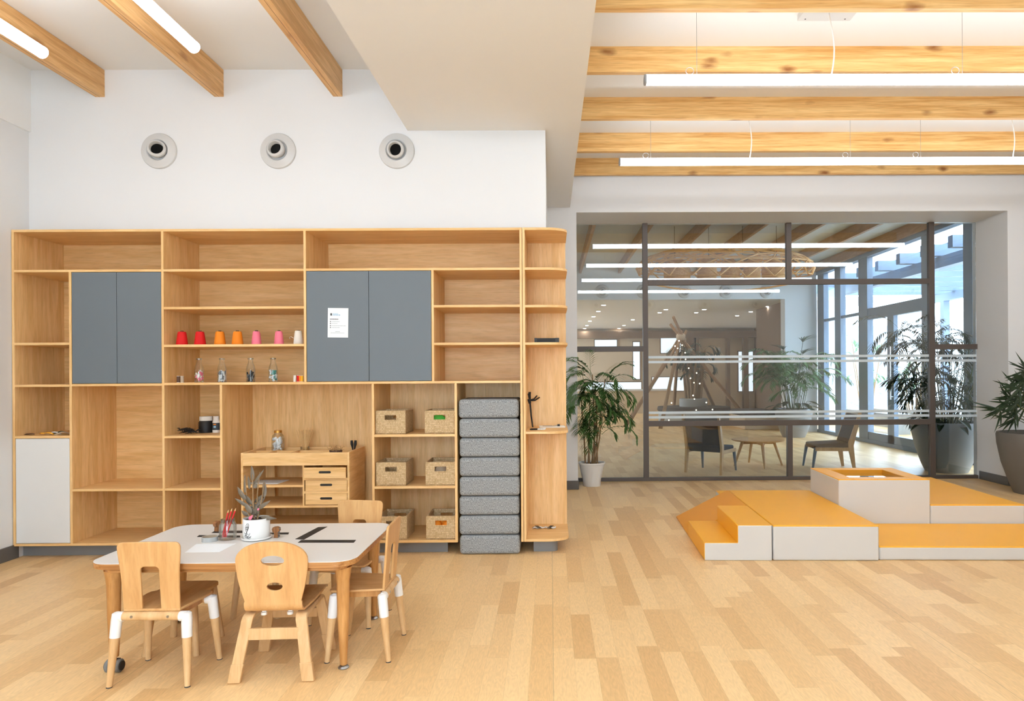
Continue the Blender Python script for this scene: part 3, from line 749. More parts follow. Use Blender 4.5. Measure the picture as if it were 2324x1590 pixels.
# hand-shaped black sculpture leaning at the back left
q0 = wy(1209, 962, YF + .40); t = thing('black_hand_rake', 'thin black stick with a five-fingered hand end leaning in the end shelf', 'back scratcher', (q0.x, YF + .40, z4))
base = Vector((0, 0, .004))
def Pp(px, py): 
    v = wy(px, py, YF + .46); return Vector((v.x - q0.x, .06 + .0 * py, v.z - z4))
wr = Pp(1203, 915)
MB().tube([base, wr * .5 + base * .5 + Vector((-.002, 0, 0)), wr], [.006, .007, .008], 10).build('handle', M['black'], t, world=False)
b = MB().tube([wr, Pp(1200, 905)], [.011, .014], 10)
for (a_, c_) in (((1199, 893), (1198, 894)), ((1201, 892), (1201, 889)), ((1203, 895), (1204, 889)), ((1212, 905), (1219, 897)), ((1214, 908), (1225, 901))):
    b.tube([Pp(1203, 908), Pp(*a_), Pp(*c_)], [.008, .0065, .005], 8)
b.build('hand', M['black'], t, world=False)
# small tray at the back
q1 = wy(1253, 967, YF + .42)
t = thing('brush_tray', 'narrow white tray with small tools at the back of the end shelf', 'tray', (q1.x, YF + .42, z4), .06)
MB().box(-.108, .108, -.05, .05, 0, .006).box(-.108, .108, -.05, -.046, .006, .012).box(-.108, .108, .046, .05, .006, .012).build('tray_body', M['cream'], t, world=False, bevel=.001)
MB().tube([(-.08, .0, .012), (.0, .01, .012)], .005, 8).tube([(-.01, -.02, .011), (.045, .01, .016)], [.002, .006], 8).build('brush', M['tan'], t, world=False)
MB().box(.045, .065, -.01, .012, .006, .026).build('dark_block', M['black'], t, world=False, bevel=.002)
for k in range(8):
    c_ = wy(1207 + 4.0 * k, 974, YF + .14)
    o = MB().box(-.016, .002, -.022, .018, 0, .012).build('domino_block', M['black'] if k < 4 else M['cotton'], None, bevel=.0015)
    o.location = (gx(1208 + 3.9 * k, 974, YF + .2), YF + .16 + .004 * k, z4); o.rotation_euler = (0, 0, -.35)
    o.location.x += .004
    tag(o, 'small black block in the short row at the front of the end shelf' if k < 4 else 'small white block in the short row at the front of the end shelf', 'block', 'black blocks of the small row' if k < 4 else 'white blocks of the small row')
# striped bow cloth on the bottom board
q2 = wz(1235, 1198, zb + h)
t = thing('striped_bow', 'white paper bow with black stripes lying on the bottom board', 'paper bow', (q2.x, q2.y, zb + h))
b = MB(); n = 16
for i in range(n + 1):
    u = i / n * 2 - 1; wd = .030 - .012 * math.exp(-(u / .3) ** 2); x_ = u * .098; zz = .003 + .004 * (1 + math.sin(14 * u))
    b.v += [Vector((x_, -wd, zz)), Vector((x_, wd, zz + .001))]
    if i: o_ = (i - 1) * 2; b.f.append((o_, o_ + 1, o_ + 3, o_ + 2)); b.mi.append(0)
bo = b.build('paper', M['cotton'], t, world=False); bo.modifiers.new('thickness', 'SOLIDIFY').thickness = .001
for sx in (-1, 1):
    b = MB()
    for k, yy in enumerate((-.040, -.022, -.004, .014, .032)):
        x_ = sx * (.052 + .006 * (k - 2)) ; b.box(x_ - .016, x_ + .016, yy - (.004 if 0 < k < 4 else .0055), yy + (.004 if 0 < k < 4 else .0055), .012, .0135)
    b.build('stripe', M['black'], t, world=False)

# ------------------------------------------------------------------ craft cart in the niche
YC = 5.32
cxl, cxr = gx(547, 1100, YC), gx(793, 1100, YC)
ct = thing('craft_cart', 'oak craft trolley with a tray top and three drawers in the large niche', 'cart', ((cxl + cxr) / 2, YC, 0))
czt = gz(670, 1027, YC); CD = .44; q = .016
def cz_(py): return gz(670, py, YC)
MB().box(cxl, cxl + q, YC, YC + CD, .09, czt + .002).build('side_panel', M['oaky'], ct, bevel=.001)
MB().box(cxr - q, cxr, YC, YC + CD, .09, czt + .002).build('side_panel', M['oaky'], ct, bevel=.001)
MB().box(cxl + q, cxr - q, YC, YC + q, cz_(1056), czt).build('front_rail', M['oakx'], ct, bevel=.001)
MB().box(cxl + q, cxr - q, YC + CD - q, YC + CD, cz_(1056) , czt).build('back_rail', M['oakx'], ct, bevel=.001)
MB().box(cxl + q, cxr - q, YC + q, YC + CD - q, cz_(1056), cz_(1056) + .012).build('tray_floor', M['oakx'], ct)
b = MB()
b.box(cxl + .17, cxl + .182, YC + q, YC + CD - q, cz_(1056) + .012, czt - .006).box(cxl + .36, cxl + .372, YC + q, YC + CD - q, cz_(1056) + .012, czt - .006)
b.box(cxl + q, cxr - q, YC + .24, YC + .252, cz_(1056) + .012, czt - .008)
b.build('divider', M['oakx'], ct)
xd = gx(690, 1100, YC)
for z_a in (cz_(1103), cz_(1149.5), cz_(1196)):
    MB().box(cxl + q, (xd if z_a > cz_(1140) else cxr - q), YC + .006, YC + CD - q, z_a - .009, z_a + .009).build('shelf', M['oakx'], ct, bevel=.001)
MB().box(cxl + q, cxl + .09, YC + CD - .02, YC + CD - .004, cz_(1215), cz_(1056)).build('back_slat', M['oakz'], ct)
MB().box(xd - .012, xd, YC + .004, YC + CD - .02, cz_(1149), cz_(1056)).build('partition', M['oakz'], ct)
for k, (ya, yb_, po) in enumerate(((1060, 1084.5, .03), (1090, 1114.5, 0), (1120.5, 1145.5, 0))):
    x0_, x1_ = gx(692, ya, YC) + .002, cxr - q - .004
    d = MB().box(x0_, x1_, YC - po + .002, YC - po + .016, cz_(yb_), cz_(ya)).box(x0_ + .01, x0_ + .018, YC - po + .016, YC + .35, cz_(yb_) + .005, cz_(ya) - .01).box(x1_ - .018, x1_ - .01, YC - po + .016, YC + .35, cz_(yb_) + .005, cz_(ya) - .01).build('drawer', M['oakx'], ct, bevel=.0012)
    xm = (x0_ + x1_) / 2; zm = (cz_(ya) + cz_(yb_)) / 2 + .006; yf = YC - po + .0015
    pts = [(xm + .038 + .009 * math.cos(a), zm + .009 * math.sin(a)) for a in [-PI / 2 + PI * i / 8 for i in range(9)]] + [(xm - .038 + .009 * math.cos(a), zm + .009 * math.sin(a)) for a in [PI / 2 + PI * i / 8 for i in range(9)]]
    MB().prism(pts, yf, yf + .003, 'xz').build('handle_slot', M['black'], d)
for za_, zb2 in ((1084.5, 1090), (1114.5, 1120.5)): MB().box(xd, cxr - q, YC + .004, YC + .3, cz_(zb2) + .001, cz_(za_) - .003 * 0 - .001).build('drawer_rail', M['oakx'], ct)
for x_ in (cxl + .03, cxr - .03):
    for y_ in (YC + .04, YC + CD - .04):
        MB().box(x_ - .02, x_ + .02, y_ - .02, y_ + .02, 0, .09).build('foot', M['oakz'], ct)
tz = cz_(1056) + .012
# jar with cotton
def P2(px, Y): return gx(px, 1000, Y)
t = thing('cotton_jar', 'glass jar of cotton balls with a gold lid on the craft trolley', 'jar', (P2(631, YC + .33), YC + .33, tz))
jt = gz(631, 976, YC + .33) - tz
MB().lathe([(.0001, .001), (.046, 0), (.050, .006), (.050, jt * .70), (.044, jt * .82), (.030, jt * .89), (.029, jt * .93)]).build('jar_glass', M['jar'], t, world=False)
MB().lathe([(.0001, jt * .92), (.031, jt * .92), (.031, jt), (.0001, jt)]).build('lid', M['gold'], t, world=False)
b = MB(); rr = random.Random(2)
for i in range(60):
    a = rr.uniform(0, 2 * PI); r_ = .034 * math.sqrt(rr.random()); b.sphere((r_ * math.cos(a), r_ * math.sin(a), .014 + rr.random() * jt * .68), rr.uniform(.011, .014), 8, 6)
o = b.build('cotton_balls', M['cotton'], t, world=False); o['kind'] = 'stuff'
# reeds in a glass
t = thing('reed_bundle', 'bundle of thin wooden sticks standing in a glass on the craft trolley', 'sticks', (P2(692, YC + .33), YC + .33, tz))
MB().lathe([(.0001, .001), (.032, 0), (.034, .004), (.036, .10), (.034, .10), (.032, .006)]).build('glass', M['jar'], t, world=False)
b = MB(); hh = gz(692, 976, YC + .33) - tz; rr = random.Random(4)
for i in range(34):
    a = rr.uniform(0, 2 * PI); r0 = rr.uniform(0, .022); s_ = rr.uniform(.6, 1.9); zt_ = hh * rr.uniform(.93, 1.02)
    dx = math.cos(a) * r0 * (1 + s_) * (1.25 if rr.random() < .3 else 1); dy = math.sin(a) * r0 * 1.2
    b.tube([(-dx * .25, -dy * .3, .006), (dx * 1.35, dy, zt_)], .0027, 6)
o = b.build('sticks', M['reed'], t, world=False); o['kind'] = 'stuff'
# small oval basket with twigs
t = thing('twig_basket', 'little wicker bowl of dried twigs on the craft trolley rim', 'bowl', (P2(762, YC + .10), YC + .10, tz + .012))
zz = czt - tz - .012 - .004
MB().lathe([(.0001, .0), (.040, .0), (.050, zz + .012), (.048, zz + .012), (.038, .004)]).build('bowl', M['brown'], t, world=False)
b = MB(); rr = random.Random(9)
for i in range(46):
    a = rr.uniform(0, 2 * PI); l_ = rr.uniform(.02, .05); x_, y_ = rr.gauss(0, .018), rr.gauss(0, .014); z_ = zz + .006 + rr.random() * .018
    b.tube([(x_, y_, z_), (x_ + l_ * math.cos(a) * .6, y_ + .5 * l_ * math.sin(a), z_ + rr.uniform(0, .028)), (x_ + l_ * math.cos(a), y_ + .6 * l_ * math.sin(a), z_ + rr.uniform(.0, .022))], [.0024, .0026, .0015], 5)
o = b.build('twigs', M['twig'], t, world=False); o['kind'] = 'stuff'
b = MB().tube([(.046 + .02 * math.cos(a) - .01, -.05, zz - .01 + .028 * math.sin(a)) for a in [2.4 + 4.2 * i / 12 for i in range(13)]], .0012, 6); b.build('wire_loop', M['twig'], t, world=False)
# black brushes
t = thing('black_brush_pair', 'pair of black brushes standing at the right of the craft trolley tray', 'brush', (P2(802.5, YC + .34), YC + .34, tz))
hh = gz(802, 999, YC + .34) - tz
for sx in (-1, 1):
    MB().tube([(sx * .004, 0, .0), (sx * .008, 0, hh * .55), (sx * .014, 0, hh * .8), (sx * .016, 0, hh)], [.004, .006, .013, .010], 10).build('brush', M['black'], t, world=False)
MB().lathe([(.0001, 0), (.02, 0), (.022, .05), (.02, .05), (.019, .004)]).build('cup', M['jar'], t, world=False)
# paper on shelf
q = wz(612, 1092, cz_(1103) + .009); o = MB().box(-.15, .15, -.10, .10, 0, .0025).build('paper_sheet', M['paper'], None)
o.location = (gx(606, 1092, YC + .2), YC + .17, cz_(1103) + .0092); o.rotation_euler = (0, 0, -.08); tag(o, 'white paper sheets on the trolley shelf left of the drawers', 'paper')
o = MB().sphere((0, 0, .022), .024, 14, 10, (1.2, 1, .92)).build('pompom', M['red'], None); o.location = (P2(609, YC + .34), YC + .34, tz); tag(o, 'tiny red pompom in the trolley tray below the cotton jar', 'pompom')
o.location.z = tz
# ------------------------------------------------------------------ children's table
TZ = .54
tx0, tx1, ty0, ty1 = -2.165, -.925, 3.175, 4.01
t = thing('play_table', "low children's table with a white top and thick plywood edge", 'table', ((tx0 + tx1) / 2, (ty0 + ty1) / 2, 0), R(1.2) * 0)
def rrect(x0, x1, y0, y1, r, n=8):
    p = []
    for cx_, cy_, a0_ in ((x1 - r, y0 + r, -PI / 2), (x1 - r, y1 - r, 0), (x0 + r, y1 - r, PI / 2), (x0 + r, y0 + r, PI)):
        p += [(cx_ + r * math.cos(a0_ + PI / 2 * i / n), cy_ + r * math.sin(a0_ + PI / 2 * i / n)) for i in range(n + 1)]
    return p
MB().prism(rrect(tx0, tx1, ty0, ty1, .10), TZ - .0025, TZ, 'xy').build('white_laminate', M['ttop'], t, bevel=.0008)
MB().prism(rrect(tx0, tx1, ty0, ty1, .10), TZ - .028, TZ - .0025, 'xy').build('tabletop', M['tedge'], t, bevel=.002)
MB().prism(rrect(tx0 + .05, tx1 - .05, ty0 + .035, ty1 - .035, .06), TZ - .052, TZ - .0285, 'xy').build('underframe', M['tedge'], t, bevel=.002)
legs = [((-1.003, 3.288), 'pad'), ((-2.085, 3.27), 'caster'), ((-1.031, 3.953), 'pad'), ((-2.120, 3.925), 'caster')]
for (x, y), kd in legs:
    zf = .018 if kd == 'pad' else .075
    lg = MB().tube([(x, y, TZ - .052), (x, y, TZ - .06), (x, y, TZ - .12), (x, y, TZ - .28), (x, y, zf)], [.042, .040, .031, .028, .0165 if kd == 'pad' else .02], 24).build('leg', M['tleg'], t)
    if kd == 'pad':
        MB().lathe([(.0001, 0), (.024, 0), (.026, .005), (.022, .011), (.012, .018), (.0001, .018)], (x, y, 0)).build('foot_pad', M['metal'], lg)
    else:
        MB().tube([(x, y, .05), (x, y, .078)], .010, 14).build('caster_stem', M['black'], lg)
        b = MB()
        for dx in (-.024, .024): b.lathe([(.0001, -.010), (.026, -.010), (.031, -.006), (.031, .006), (.026, .010), (.0001, .010)], (x + dx, y, .031), 28, 'x')
        b.build('wheel', M['grey'], lg)
        b = MB()
        for dx in (-.036, .036): b.lathe([(.0001, -.002), (.022, -.002), (.022, .0025), (.0001, .0025)], (x + dx, y, .031), 24, 'x')
        b.box(x - .012, x + .012, y - .02, y + .03, .02, .056).build('hub', M['black'], lg)

# ------------------------------------------------------------------ chairs
def chair(loc, rz, label, first=[None]):
    if first[0] is not None: return dup(first[0], loc, rz, label)
    t = thing('toddler_chair', label, 'chair', loc, rz, "children's chairs with white corner joints"); first[0] = t
    zt_ = .314
    W2 = .158; yr, yf = -.118, .118
    corners = [(-W2, yr), (W2, yr), (-W2, yf), (W2, yf)]
    feet = [(-.176, -.150), (.176, -.150), (-.176, .150), (.176, .150)]
    for (a, b_), (c, d) in zip(corners, feet):
        top = Vector((a, b_, zt_ - .002)); ft = Vector((c, d, .004)); k = top.lerp(ft, .30)
        MB().tube([k, ft], [.0205, .0125], 20).build('leg', M['beech'], t, world=False)
        MB().tube([ft, Vector((c, d, 0))], .013, 16).build('foot_cap', M['dmetal'], t, world=False)
        j = MB().tube([top + Vector((0, 0, .018)), top + Vector((0, 0, .012)), top.lerp(ft, .05), k + (k - ft).normalized() * -.002], [.012, .021, .0235, .0222], 22)
        sx = -1 if a > 0 else 1
        j.tube([top + Vector((-sx * .004, 0, -.002)), top + Vector((sx * .03, 0, -.002))], .0225, 22)
        j.build('corner_joint', M['joint'], t, world=False)
    for y in (yr, yf):
        MB().tube([(-W2 + .026, y, zt_ - .002), (W2 - .026, y, zt_ - .002)], .0205, 20).build('cross_bar', M['beech'], t, world=False)
    b = MB()
    for x in (-.082, .082): b.tube([(x, yr - .0195, zt_), (x, yr - .0222, zt_)], .006, 14)
    b.build('bolt', M['metal'], t, world=False)
    # seat
    pts = [(-.128, yr - .004), (.128, yr - .004), (.155, yf - .02), (.15, yf + .018)]
    pts += [(.13, yf + .03), (-.13, yf + .03), (-.15, yf + .018), (-.155, yf - .02)]
    MB().prism(pts, zt_ + .019, zt_ + .031, 'xy').build('seat', M['plyx'], t, world=False, bevel=.003)
    MB().prism([(-.11, yr + .02), (.11, yr + .02), (.12, yf - .02), (-.12, yf - .02)], zt_ - .014, zt_ + .019, 'xy').build('seat_frame', M['tleg'], t, world=False)
    # backrest, an n-shaped plywood panel
    zb_, zt2 = zt_ + .02, .655
    out = [(-.128, zb_), (-.042, zb_), (-.042, .505)]
    out += [(-.024 + .018 * math.cos(a), .523 - .0 + .018 * math.sin(a)) for a in [PI - PI / 2 * i / 5 for i in range(6)]]
    out += [(.024 + .018 * math.cos(a), .523 + .018 * math.sin(a)) for a in [PI / 2 - PI / 2 * i / 5 for i in range(6)]]
    out += [(.042, .505), (.042, zb_), (.128, zb_), (.130, .45), (.133, .52), (.139, .58), (.142, .61)]
    out += [(.119 + .023 * math.cos(a), .632 + .023 * math.sin(a)) for a in [PI / 2 * i / 6 for i in range(7)]]
    out += [(0, .6565)]
    out += [(-.119 - .023 * math.cos(a), .632 + .023 * math.sin(a)) for a in [PI / 2 - PI / 2 * i / 6 for i in range(7)]]
    out += [(-.142, .61), (-.139, .58), (-.133, .52), (-.130, .45)]
    b = MB().prism(out, -.006, .006, 'xz')
    b.tf(Matrix.Translation((0, yr + .004, 0)) @ Matrix.Translation((0, 0, zb_)) @ Matrix.Rotation(R(5), 4, 'X') @ Matrix.Translation((0, 0, -zb_)))
    b.build('backrest', M['ply'], t, world=False, bevel=.003)
    return t
chair((-1.828, 3.256, 0), 0, "toddler chair with white joints, back to us at the table's left front corner")
chair((-.953, 3.526, 0), R(90), 'toddler chair with white joints standing sideways at the right end of the table')
chair((-1.17, 3.975, 0), R(171), 'toddler chair behind the table facing us, in front of the drawers')

t = thing('bentwood_chair', 'bentwood toddler chair with a round back and two oval holes, in front of the table', 'chair', (-1.297, 3.325, 0), R(2.5))
path = []
for z, y in ((.642, -.178), (.639, -.1777), (.633, -.177), (.624, -.176), (.60, -.172), (.54, -.166), (.48, -.161), (.42, -.157), (.37, -.152)): path.append((y, z))
for i in range(1, 9):
    a = PI + PI / 2 * i / 8; path.append((-.112 + .040 * math.cos(a) - .0, .352 + .040 * math.sin(a)))
path += [(-.06, .315), (0, .318), (.06, .325), (.12, .333), (.165, .335), (.185, .328)]
def pw(i, n):
    y, z = path[i]
    if z > .36: 
        u = (z - .36) / .282
        return .127 + .036 * math.sin(min(1, u / .70) * PI / 2) if u < .72 else .163 * math.sqrt(max(.0, 1 - ((u - .70) / .304) ** 2)) ** .9
    return .132 if y < -.09 else .135 + .02 * min(1, (y + .09) / .2)
# finer path
fine = []
for i in range(len(path) - 1):
    for k in range(4): fine.append((path[i][0] + (path[i + 1][0] - path[i][0]) * k / 4, path[i][1] + (path[i + 1][1] - path[i][1]) * k / 4))
fine.append(path[-1]); path = fine
ws = [pw(i, len(path)) for i in range(len(path))]
o = MB().strip(path, ws, .011).build('seat_shell', M['ply'], t, world=False)
c = MB().lathe([(1, -.3), (1, -.02)], (0, 0, 0), 28, 'y'); c.tf(Matrix.Translation((.004, 0, .553)) @ Matrix.Diagonal((.053, 1, .024, 1)))
n0_ = c.n(); c.lathe([(1, -.3), (1, -.02)], (0, 0, 0), 28, 'y'); c.tf(Matrix.Translation((.010, 0, .432)) @ Matrix.Diagonal((.036, 1, .019, 1)), n0_)
cut(o, c)
bv = o.modifiers.new('bevel', 'BEVEL'); bv.width = .002; bv.segments = 2; bv.limit_method = 'ANGLE'; bv.angle_limit = R(50)
for sx in (-1, 1):
    pts = [(-.182, .0), (-.176, .06), (-.165, .13), (-.152, .20), (-.142, .245)]
    pts += [(-.112 + .030 * math.cos(PI - PI / 2 * i / 6), .258 + .030 * math.sin(PI - PI / 2 * i / 6)) for i in range(1, 7)]
    pts += [(-.05, .289), (.06, .292), (.11, .292)] + [(.125 + .030 * math.sin(PI / 2 * i / 6), .262 + .030 * math.cos(PI / 2 * i / 6)) for i in range(1, 7)] + [(.160, .20), (.172, .10), (.182, .0)]
    b = MB().strip(pts, .0255, .018)
    b.tf(Matrix(((1, 0, -.16 * sx * 1, 0), (0, 1, 0, 0), (0, 0, 1, 0), (0, 0, 0, 1))))   # legs splay outwards towards the floor
    b.tf(Matrix.Translation((sx * .167, 0, 0)))
    lg = b.build('leg_frame', M['beech'], t, world=False, bevel=.003)
    for y0_, y1_ in ((-.182, -.172), (.182, .174)):
        b = MB().strip([(y0_, .001), (y0_ + (.009 if y0_ < 0 else -.008), .085)], .0285, .025); b.tf(Matrix(((1, 0, -.16 * sx, 0), (0, 1, 0, 0), (0, 0, 1, 0), (0, 0, 0, 1)))); b.tf(Matrix.Translation((sx * .167, 0, 0)))
        b.build('foot_sleeve', M['beech'], lg, world=False, bevel=.004)
MB().box(-.113, .113, -.158, -.142, .185, .238).build('stretcher', M['beech'], t, world=False, bevel=.002)
MB().box(-.11, .11, .148, .162, .18, .225).build('stretcher', M['beech'], t, world=False, bevel=.002)
MB().box(-.11, .11, -.10, -.04, .2985, .310).box(-.11, .11, .04, .10, .3005, .3165).build('seat_batten', M['beech'], t, world=False, bevel=.002)
b = MB()
for x in (-.06, .06): b.tube([(x, -.102, .296), (x, -.102, .284)], .014, 14).tube([(x, -.09, .299), (x, -.102, .296)], .010, 10)
b.build('knob', M['cream'], t, world=False)

def stool(loc, rz, label, hgt=.30):
    t = thing('wooden_stool', label, 'stool', loc, rz, 'plain stools under the table')
    MB().prism(rrect(-.125, .125, -.135, .135, .035), hgt - .018, hgt, 'xy').build('seat', M['plyx'], t, world=False, bevel=.003)
    MB().prism([(-.11, -.11), (.11, -.11), (.11, .11), (-.11, .11)], hgt - .05, hgt - .0185, 'xy').build('apron', M['tleg'], t, world=False)
    for sx in (-1, 1):
        for sy in (-1, 1):
            MB().tube([(sx * .10, sy * .10, hgt - .0185), (sx * .128, sy * .130, 0)], [.019, .016], 16).build('leg', M['beech'], t, world=False)
    return t
stool((-1.918, 3.58, 0), 0, 'small wooden stool pushed under the table behind the left front chair')
stool((-1.72, 4.10, 0), 0, 'small wooden stool at the far side of the table, only a slanting leg visible', .33)

# ------------------------------------------------------------------ things on the table
def tp(px, py): return wz(px, py, TZ)
# mason jar with pencils
p = tp(512, 1226); sc_ = FPX / p.y
jr = 18.5 / sc_; jh = (1228 - 1180) / sc_ * .97
t = thing('pencil_jar', 'small glass jar holding red pencils on the table', 'jar', (p.x, p.y + jr * .6, TZ))
MB().lathe([(.0001, .002), (jr * .9, 0), (jr, .006), (jr, jh * .72), (jr * .86, jh * .82), (jr * .80, jh * .84), (jr * .80, jh), (jr * .74, jh), (jr * .74, jh * .84), (jr * .94, jh * .70), (jr * .94, .01), (.0001, .008)], n=36).build('jar_glass', M['jar'], t, world=False)
b = MB()
for zz in (.88, .93, .985): b.lathe([(jr * .79, jh * zz - .001), (jr * .84, jh * zz), (jr * .79, jh * zz + .001)], n=30)
b.build('screw_thread', M['jar'], t, world=False)
jl = t.location.copy()
for k, (bx_, tx_, ty_) in enumerate(((500, 519, 1155), (503, 527, 1152), (506, 536, 1151), (502, 517, 1160))):
    b0 = Vector(((bx_ - 512) / sc_ * .9, (.006 * (k - 1.5)), .012)); tt = wy(tx_, ty_, jl.y + .01 * (k - 1)); t1 = Vector((tt.x - jl.x, .01 * (k - 1), tt.z - TZ))
    b0 = Vector((max(-jr * .75, b0.x), b0.y, b0.z))
    d = (t1 - b0).normalized()
    pt = thing('red_pencil', ['red pencil leaning furthest left in the glass jar', 'red pencil standing in the middle of the glass jar', 'red pencil leaning furthest right in the glass jar', 'short red pencil hidden among the others in the jar'][k], 'pencil', (jl.x + b0.x, jl.y + b0.y, TZ + b0.z), 0, 'pencils in the glass jar')
    L_ = (t1 - b0).length
    MB().tube([(0, 0, 0), d * (L_ - .018)], .0042, 6).build('barrel', M['redp'], pt, world=False)
    MB().tube([d * (L_ - .018), d * (L_ - .004)], [.0042, .0012], 8).build('sharpened_wood', M['reed'], pt, world=False)
    MB().tube([d * (L_ - .004), d * L_], [.0012, .0002], 6).build('lead', M['ink'], pt, world=False)
# plant pot with a bird print
p = tp(574, 1226); sc_ = FPX / (p.y + .05); pr_ = 28.5 / sc_; ph = .105
PX, PY = p.x + .002, p.y + .04
t = thing('saucer', 'white saucer under the printed plant pot', 'saucer', (PX, PY, TZ))
MB().lathe([(.0001, 0), (pr_ * .95, 0), (pr_ * 1.12, .006), (pr_ * 1.14, .014), (pr_ * 1.09, .014), (pr_ * .98, .006), (.0001, .005)], n=48).build('saucer_body', M['potw'], t, world=False)
t = thing('potted_plant', 'leafy houseplant in a white pot with a black bird print on the table', 'plant', (PX, PY, TZ + .0065))
MB().lathe([(.0001, 0), (pr_ * .90, 0), (pr_ * .97, .008), (pr_, .03), (pr_, ph), (pr_ * .93, ph), (pr_ * .93, ph - .012), (.0001, ph - .013)], n=48).build('pot', M['potw'], t, world=False)
MB().lathe([(.0001, ph - .006), (pr_ * .6, ph - .004), (pr_ * .925, ph - .010), (pr_ * .925, ph - .0115), (.0001, ph - .0125)], n=30).build('soil', M['soil'], t, world=False)
# bird print: small black strokes hugging the pot
b = MB()
def onpot(u, v):   # u: metres around from the viewer-facing line, v: height
    a = -PI / 2 - .05 + u / pr_; return Vector((pr_ * 1.004 * math.cos(a), pr_ * 1.004 * math.sin(a), v))
strokes = [[(-.030, .046), (-.034, .058), (-.030, .072), (-.024, .084), (-.016, .086), (-.012, .078), (-.014, .062), (-.020, .048), (-.026, .040), (-.030, .046)],
           [(-.028, .052), (-.022, .064), (-.018, .078)], [(-.030, .060), (-.024, .070)], [(-.025, .046), (-.018, .058), (-.015, .070)], [(-.031, .052), (-.025, .056), (-.019, .055)], [(-.031, .064), (-.025, .067), (-.017, .066)],
           [(-.022, .079), (-.020, .081), (-.018, .079)], [(-.026, .040), (-.032, .028), (-.036, .016)], [(-.024, .041), (-.026, .030)], [(-.042, .018), (-.030, .024), (-.016, .014), (-.002, .012)],
           [(-.034, .030), (-.040, .036)], [(-.018, .015), (-.010, .026), (-.006, .036)], [(-.030, .024), (-.020, .032), (-.014, .028)], [(-.010, .014), (.0, .020)], [(-.038, .012), (-.024, .010), (-.008, .006)], [(-.026, .018), (-.020, .010)]]
for st in strokes:
    pts = [onpot(u + .004, v + .002) for u, v in st]; b.tube(pts, .0011, 5)
b.build('bird_print', M['black'], t, world=False)
fol = MB(); stm = MB()
def leafblade(m, p0, p1, wd, n=7, up=Vector((0, -1, 0)), bend=.1):
    p0, p1 = Vector(p0), Vector(p1); d = p1 - p0; s = d.cross(up).normalized(); nn = s.cross(d).normalized(); o = m.n(); vs = []; fs = []
    for i in range(n + 1):
        u = i / n; ww = wd * (math.sin(PI * u ** .8) ** .8 if 0 < u < 1 else .04); c = p0 + d * u + nn * bend * d.length * math.sin(PI * u) + Vector((0, 0, -.0))
        vs += [c - s * ww + nn * ww * .25, c, c + s * ww + nn * ww * .25]
        if i: k = (i - 1) * 3; fs += [(k, k + 1, k + 4, k + 3), (k + 1, k + 2, k + 5, k + 4)]
    m.add(vs, fs)
def pz(px, py, dy=0): v = wy(px, py, PY + dy); return Vector((v.x - PX, dy, v.z - TZ - .0065))
sb = pz(580, 1178)
stems = [((562, 1172), (548, 1118), 0), ((570, 1175), (576, 1100), .01), ((575, 1175), (573, 1076), .0), ((588, 1172), (600, 1095), -.01), ((566, 1176), (556, 1085), .02), ((578, 1172), (590, 1070), .02)]
for a, c, dy in stems:
    stm.tube([Vector((pz(*a).x * .6, dy, ph - .012)), pz((a[0] + c[0]) / 2, (a[1] + c[1]) / 2, dy), pz(*c, dy)], [.0035, .003, .002], 6)
lvs = [((573, 1092), (571, 1056), 6, 0), ((575, 1100), (600, 1064), 4, .02), ((556, 1120), (556, 1076), 4, .02), ((566, 1110), (563, 1080), 4.5, .01), ((600, 1130), (599, 1088), 6.5, -.01),
       ((560, 1135), (539, 1104), 6.5, 0), ((562, 1150), (533, 1130), 5, -.01), ((572, 1145), (556, 1122), 7, .01), ((574, 1106), (584, 1098), 8, 0), ((576, 1140), (603, 1120), 6, .03), ((578, 1152), (602, 1128), 6, .01),
       ((580, 1158), (614, 1135), 6, -.01), ((572, 1165), (555, 1140), 8, -.02), ((576, 1170), (570, 1146), 8, -.01), ((586, 1172), (582, 1146), 8, .0), ((590, 1172), (628, 1176), 6, -.02), ((566, 1170), (548, 1158), 6, .01), ((582, 1165), (560, 1150), 7, -.02), ((584, 1160), (574, 1138), 7, .02)]
for a, c, wd, dy in lvs: leafblade(fol, pz(*a, dy), pz(*c, dy + random.uniform(-.02, .02)), wd * .78 / sc_, bend=random.uniform(-.12, .12))
fo = fol.build('foliage', M['leafp'], t, world=False); fo.modifiers.new('thickness', 'SOLIDIFY').thickness = .0008
stm.build('stem', M['stem'], t, world=False)
b = MB(); leafblade(b, pz(565, 1180, -.03), pz(574, 1168, -.035), 3.5 / sc_); leafblade(b, pz(585, 1158, -.03), pz(588, 1152, -.035), 2 / sc_)
b.build('pink_leaf', M['pink'], t, world=False)
# tape ring
p = tp(472, 1229); sc_ = FPX / p.y
t = thing('tape_roll', 'grey roll of tape lying flat on the table left of the jar', 'tape', (p.x, p.y + .02, TZ))
r0 = 17.3 / sc_
MB().lathe([(r0 * .90, .001), (r0, 0), (r0, .024), (r0 * .90, .024), (r0 * .90, .001)], n=40).build('tape_band', M['lgrey'], t, world=False)
MB().lathe([(r0 * .87, .0015), (r0 * .899, .0015), (r0 * .899, .0235), (r0 * .87, .0235), (r0 * .87, .0015)], n=40).build('core', M['tan'], t, world=False)
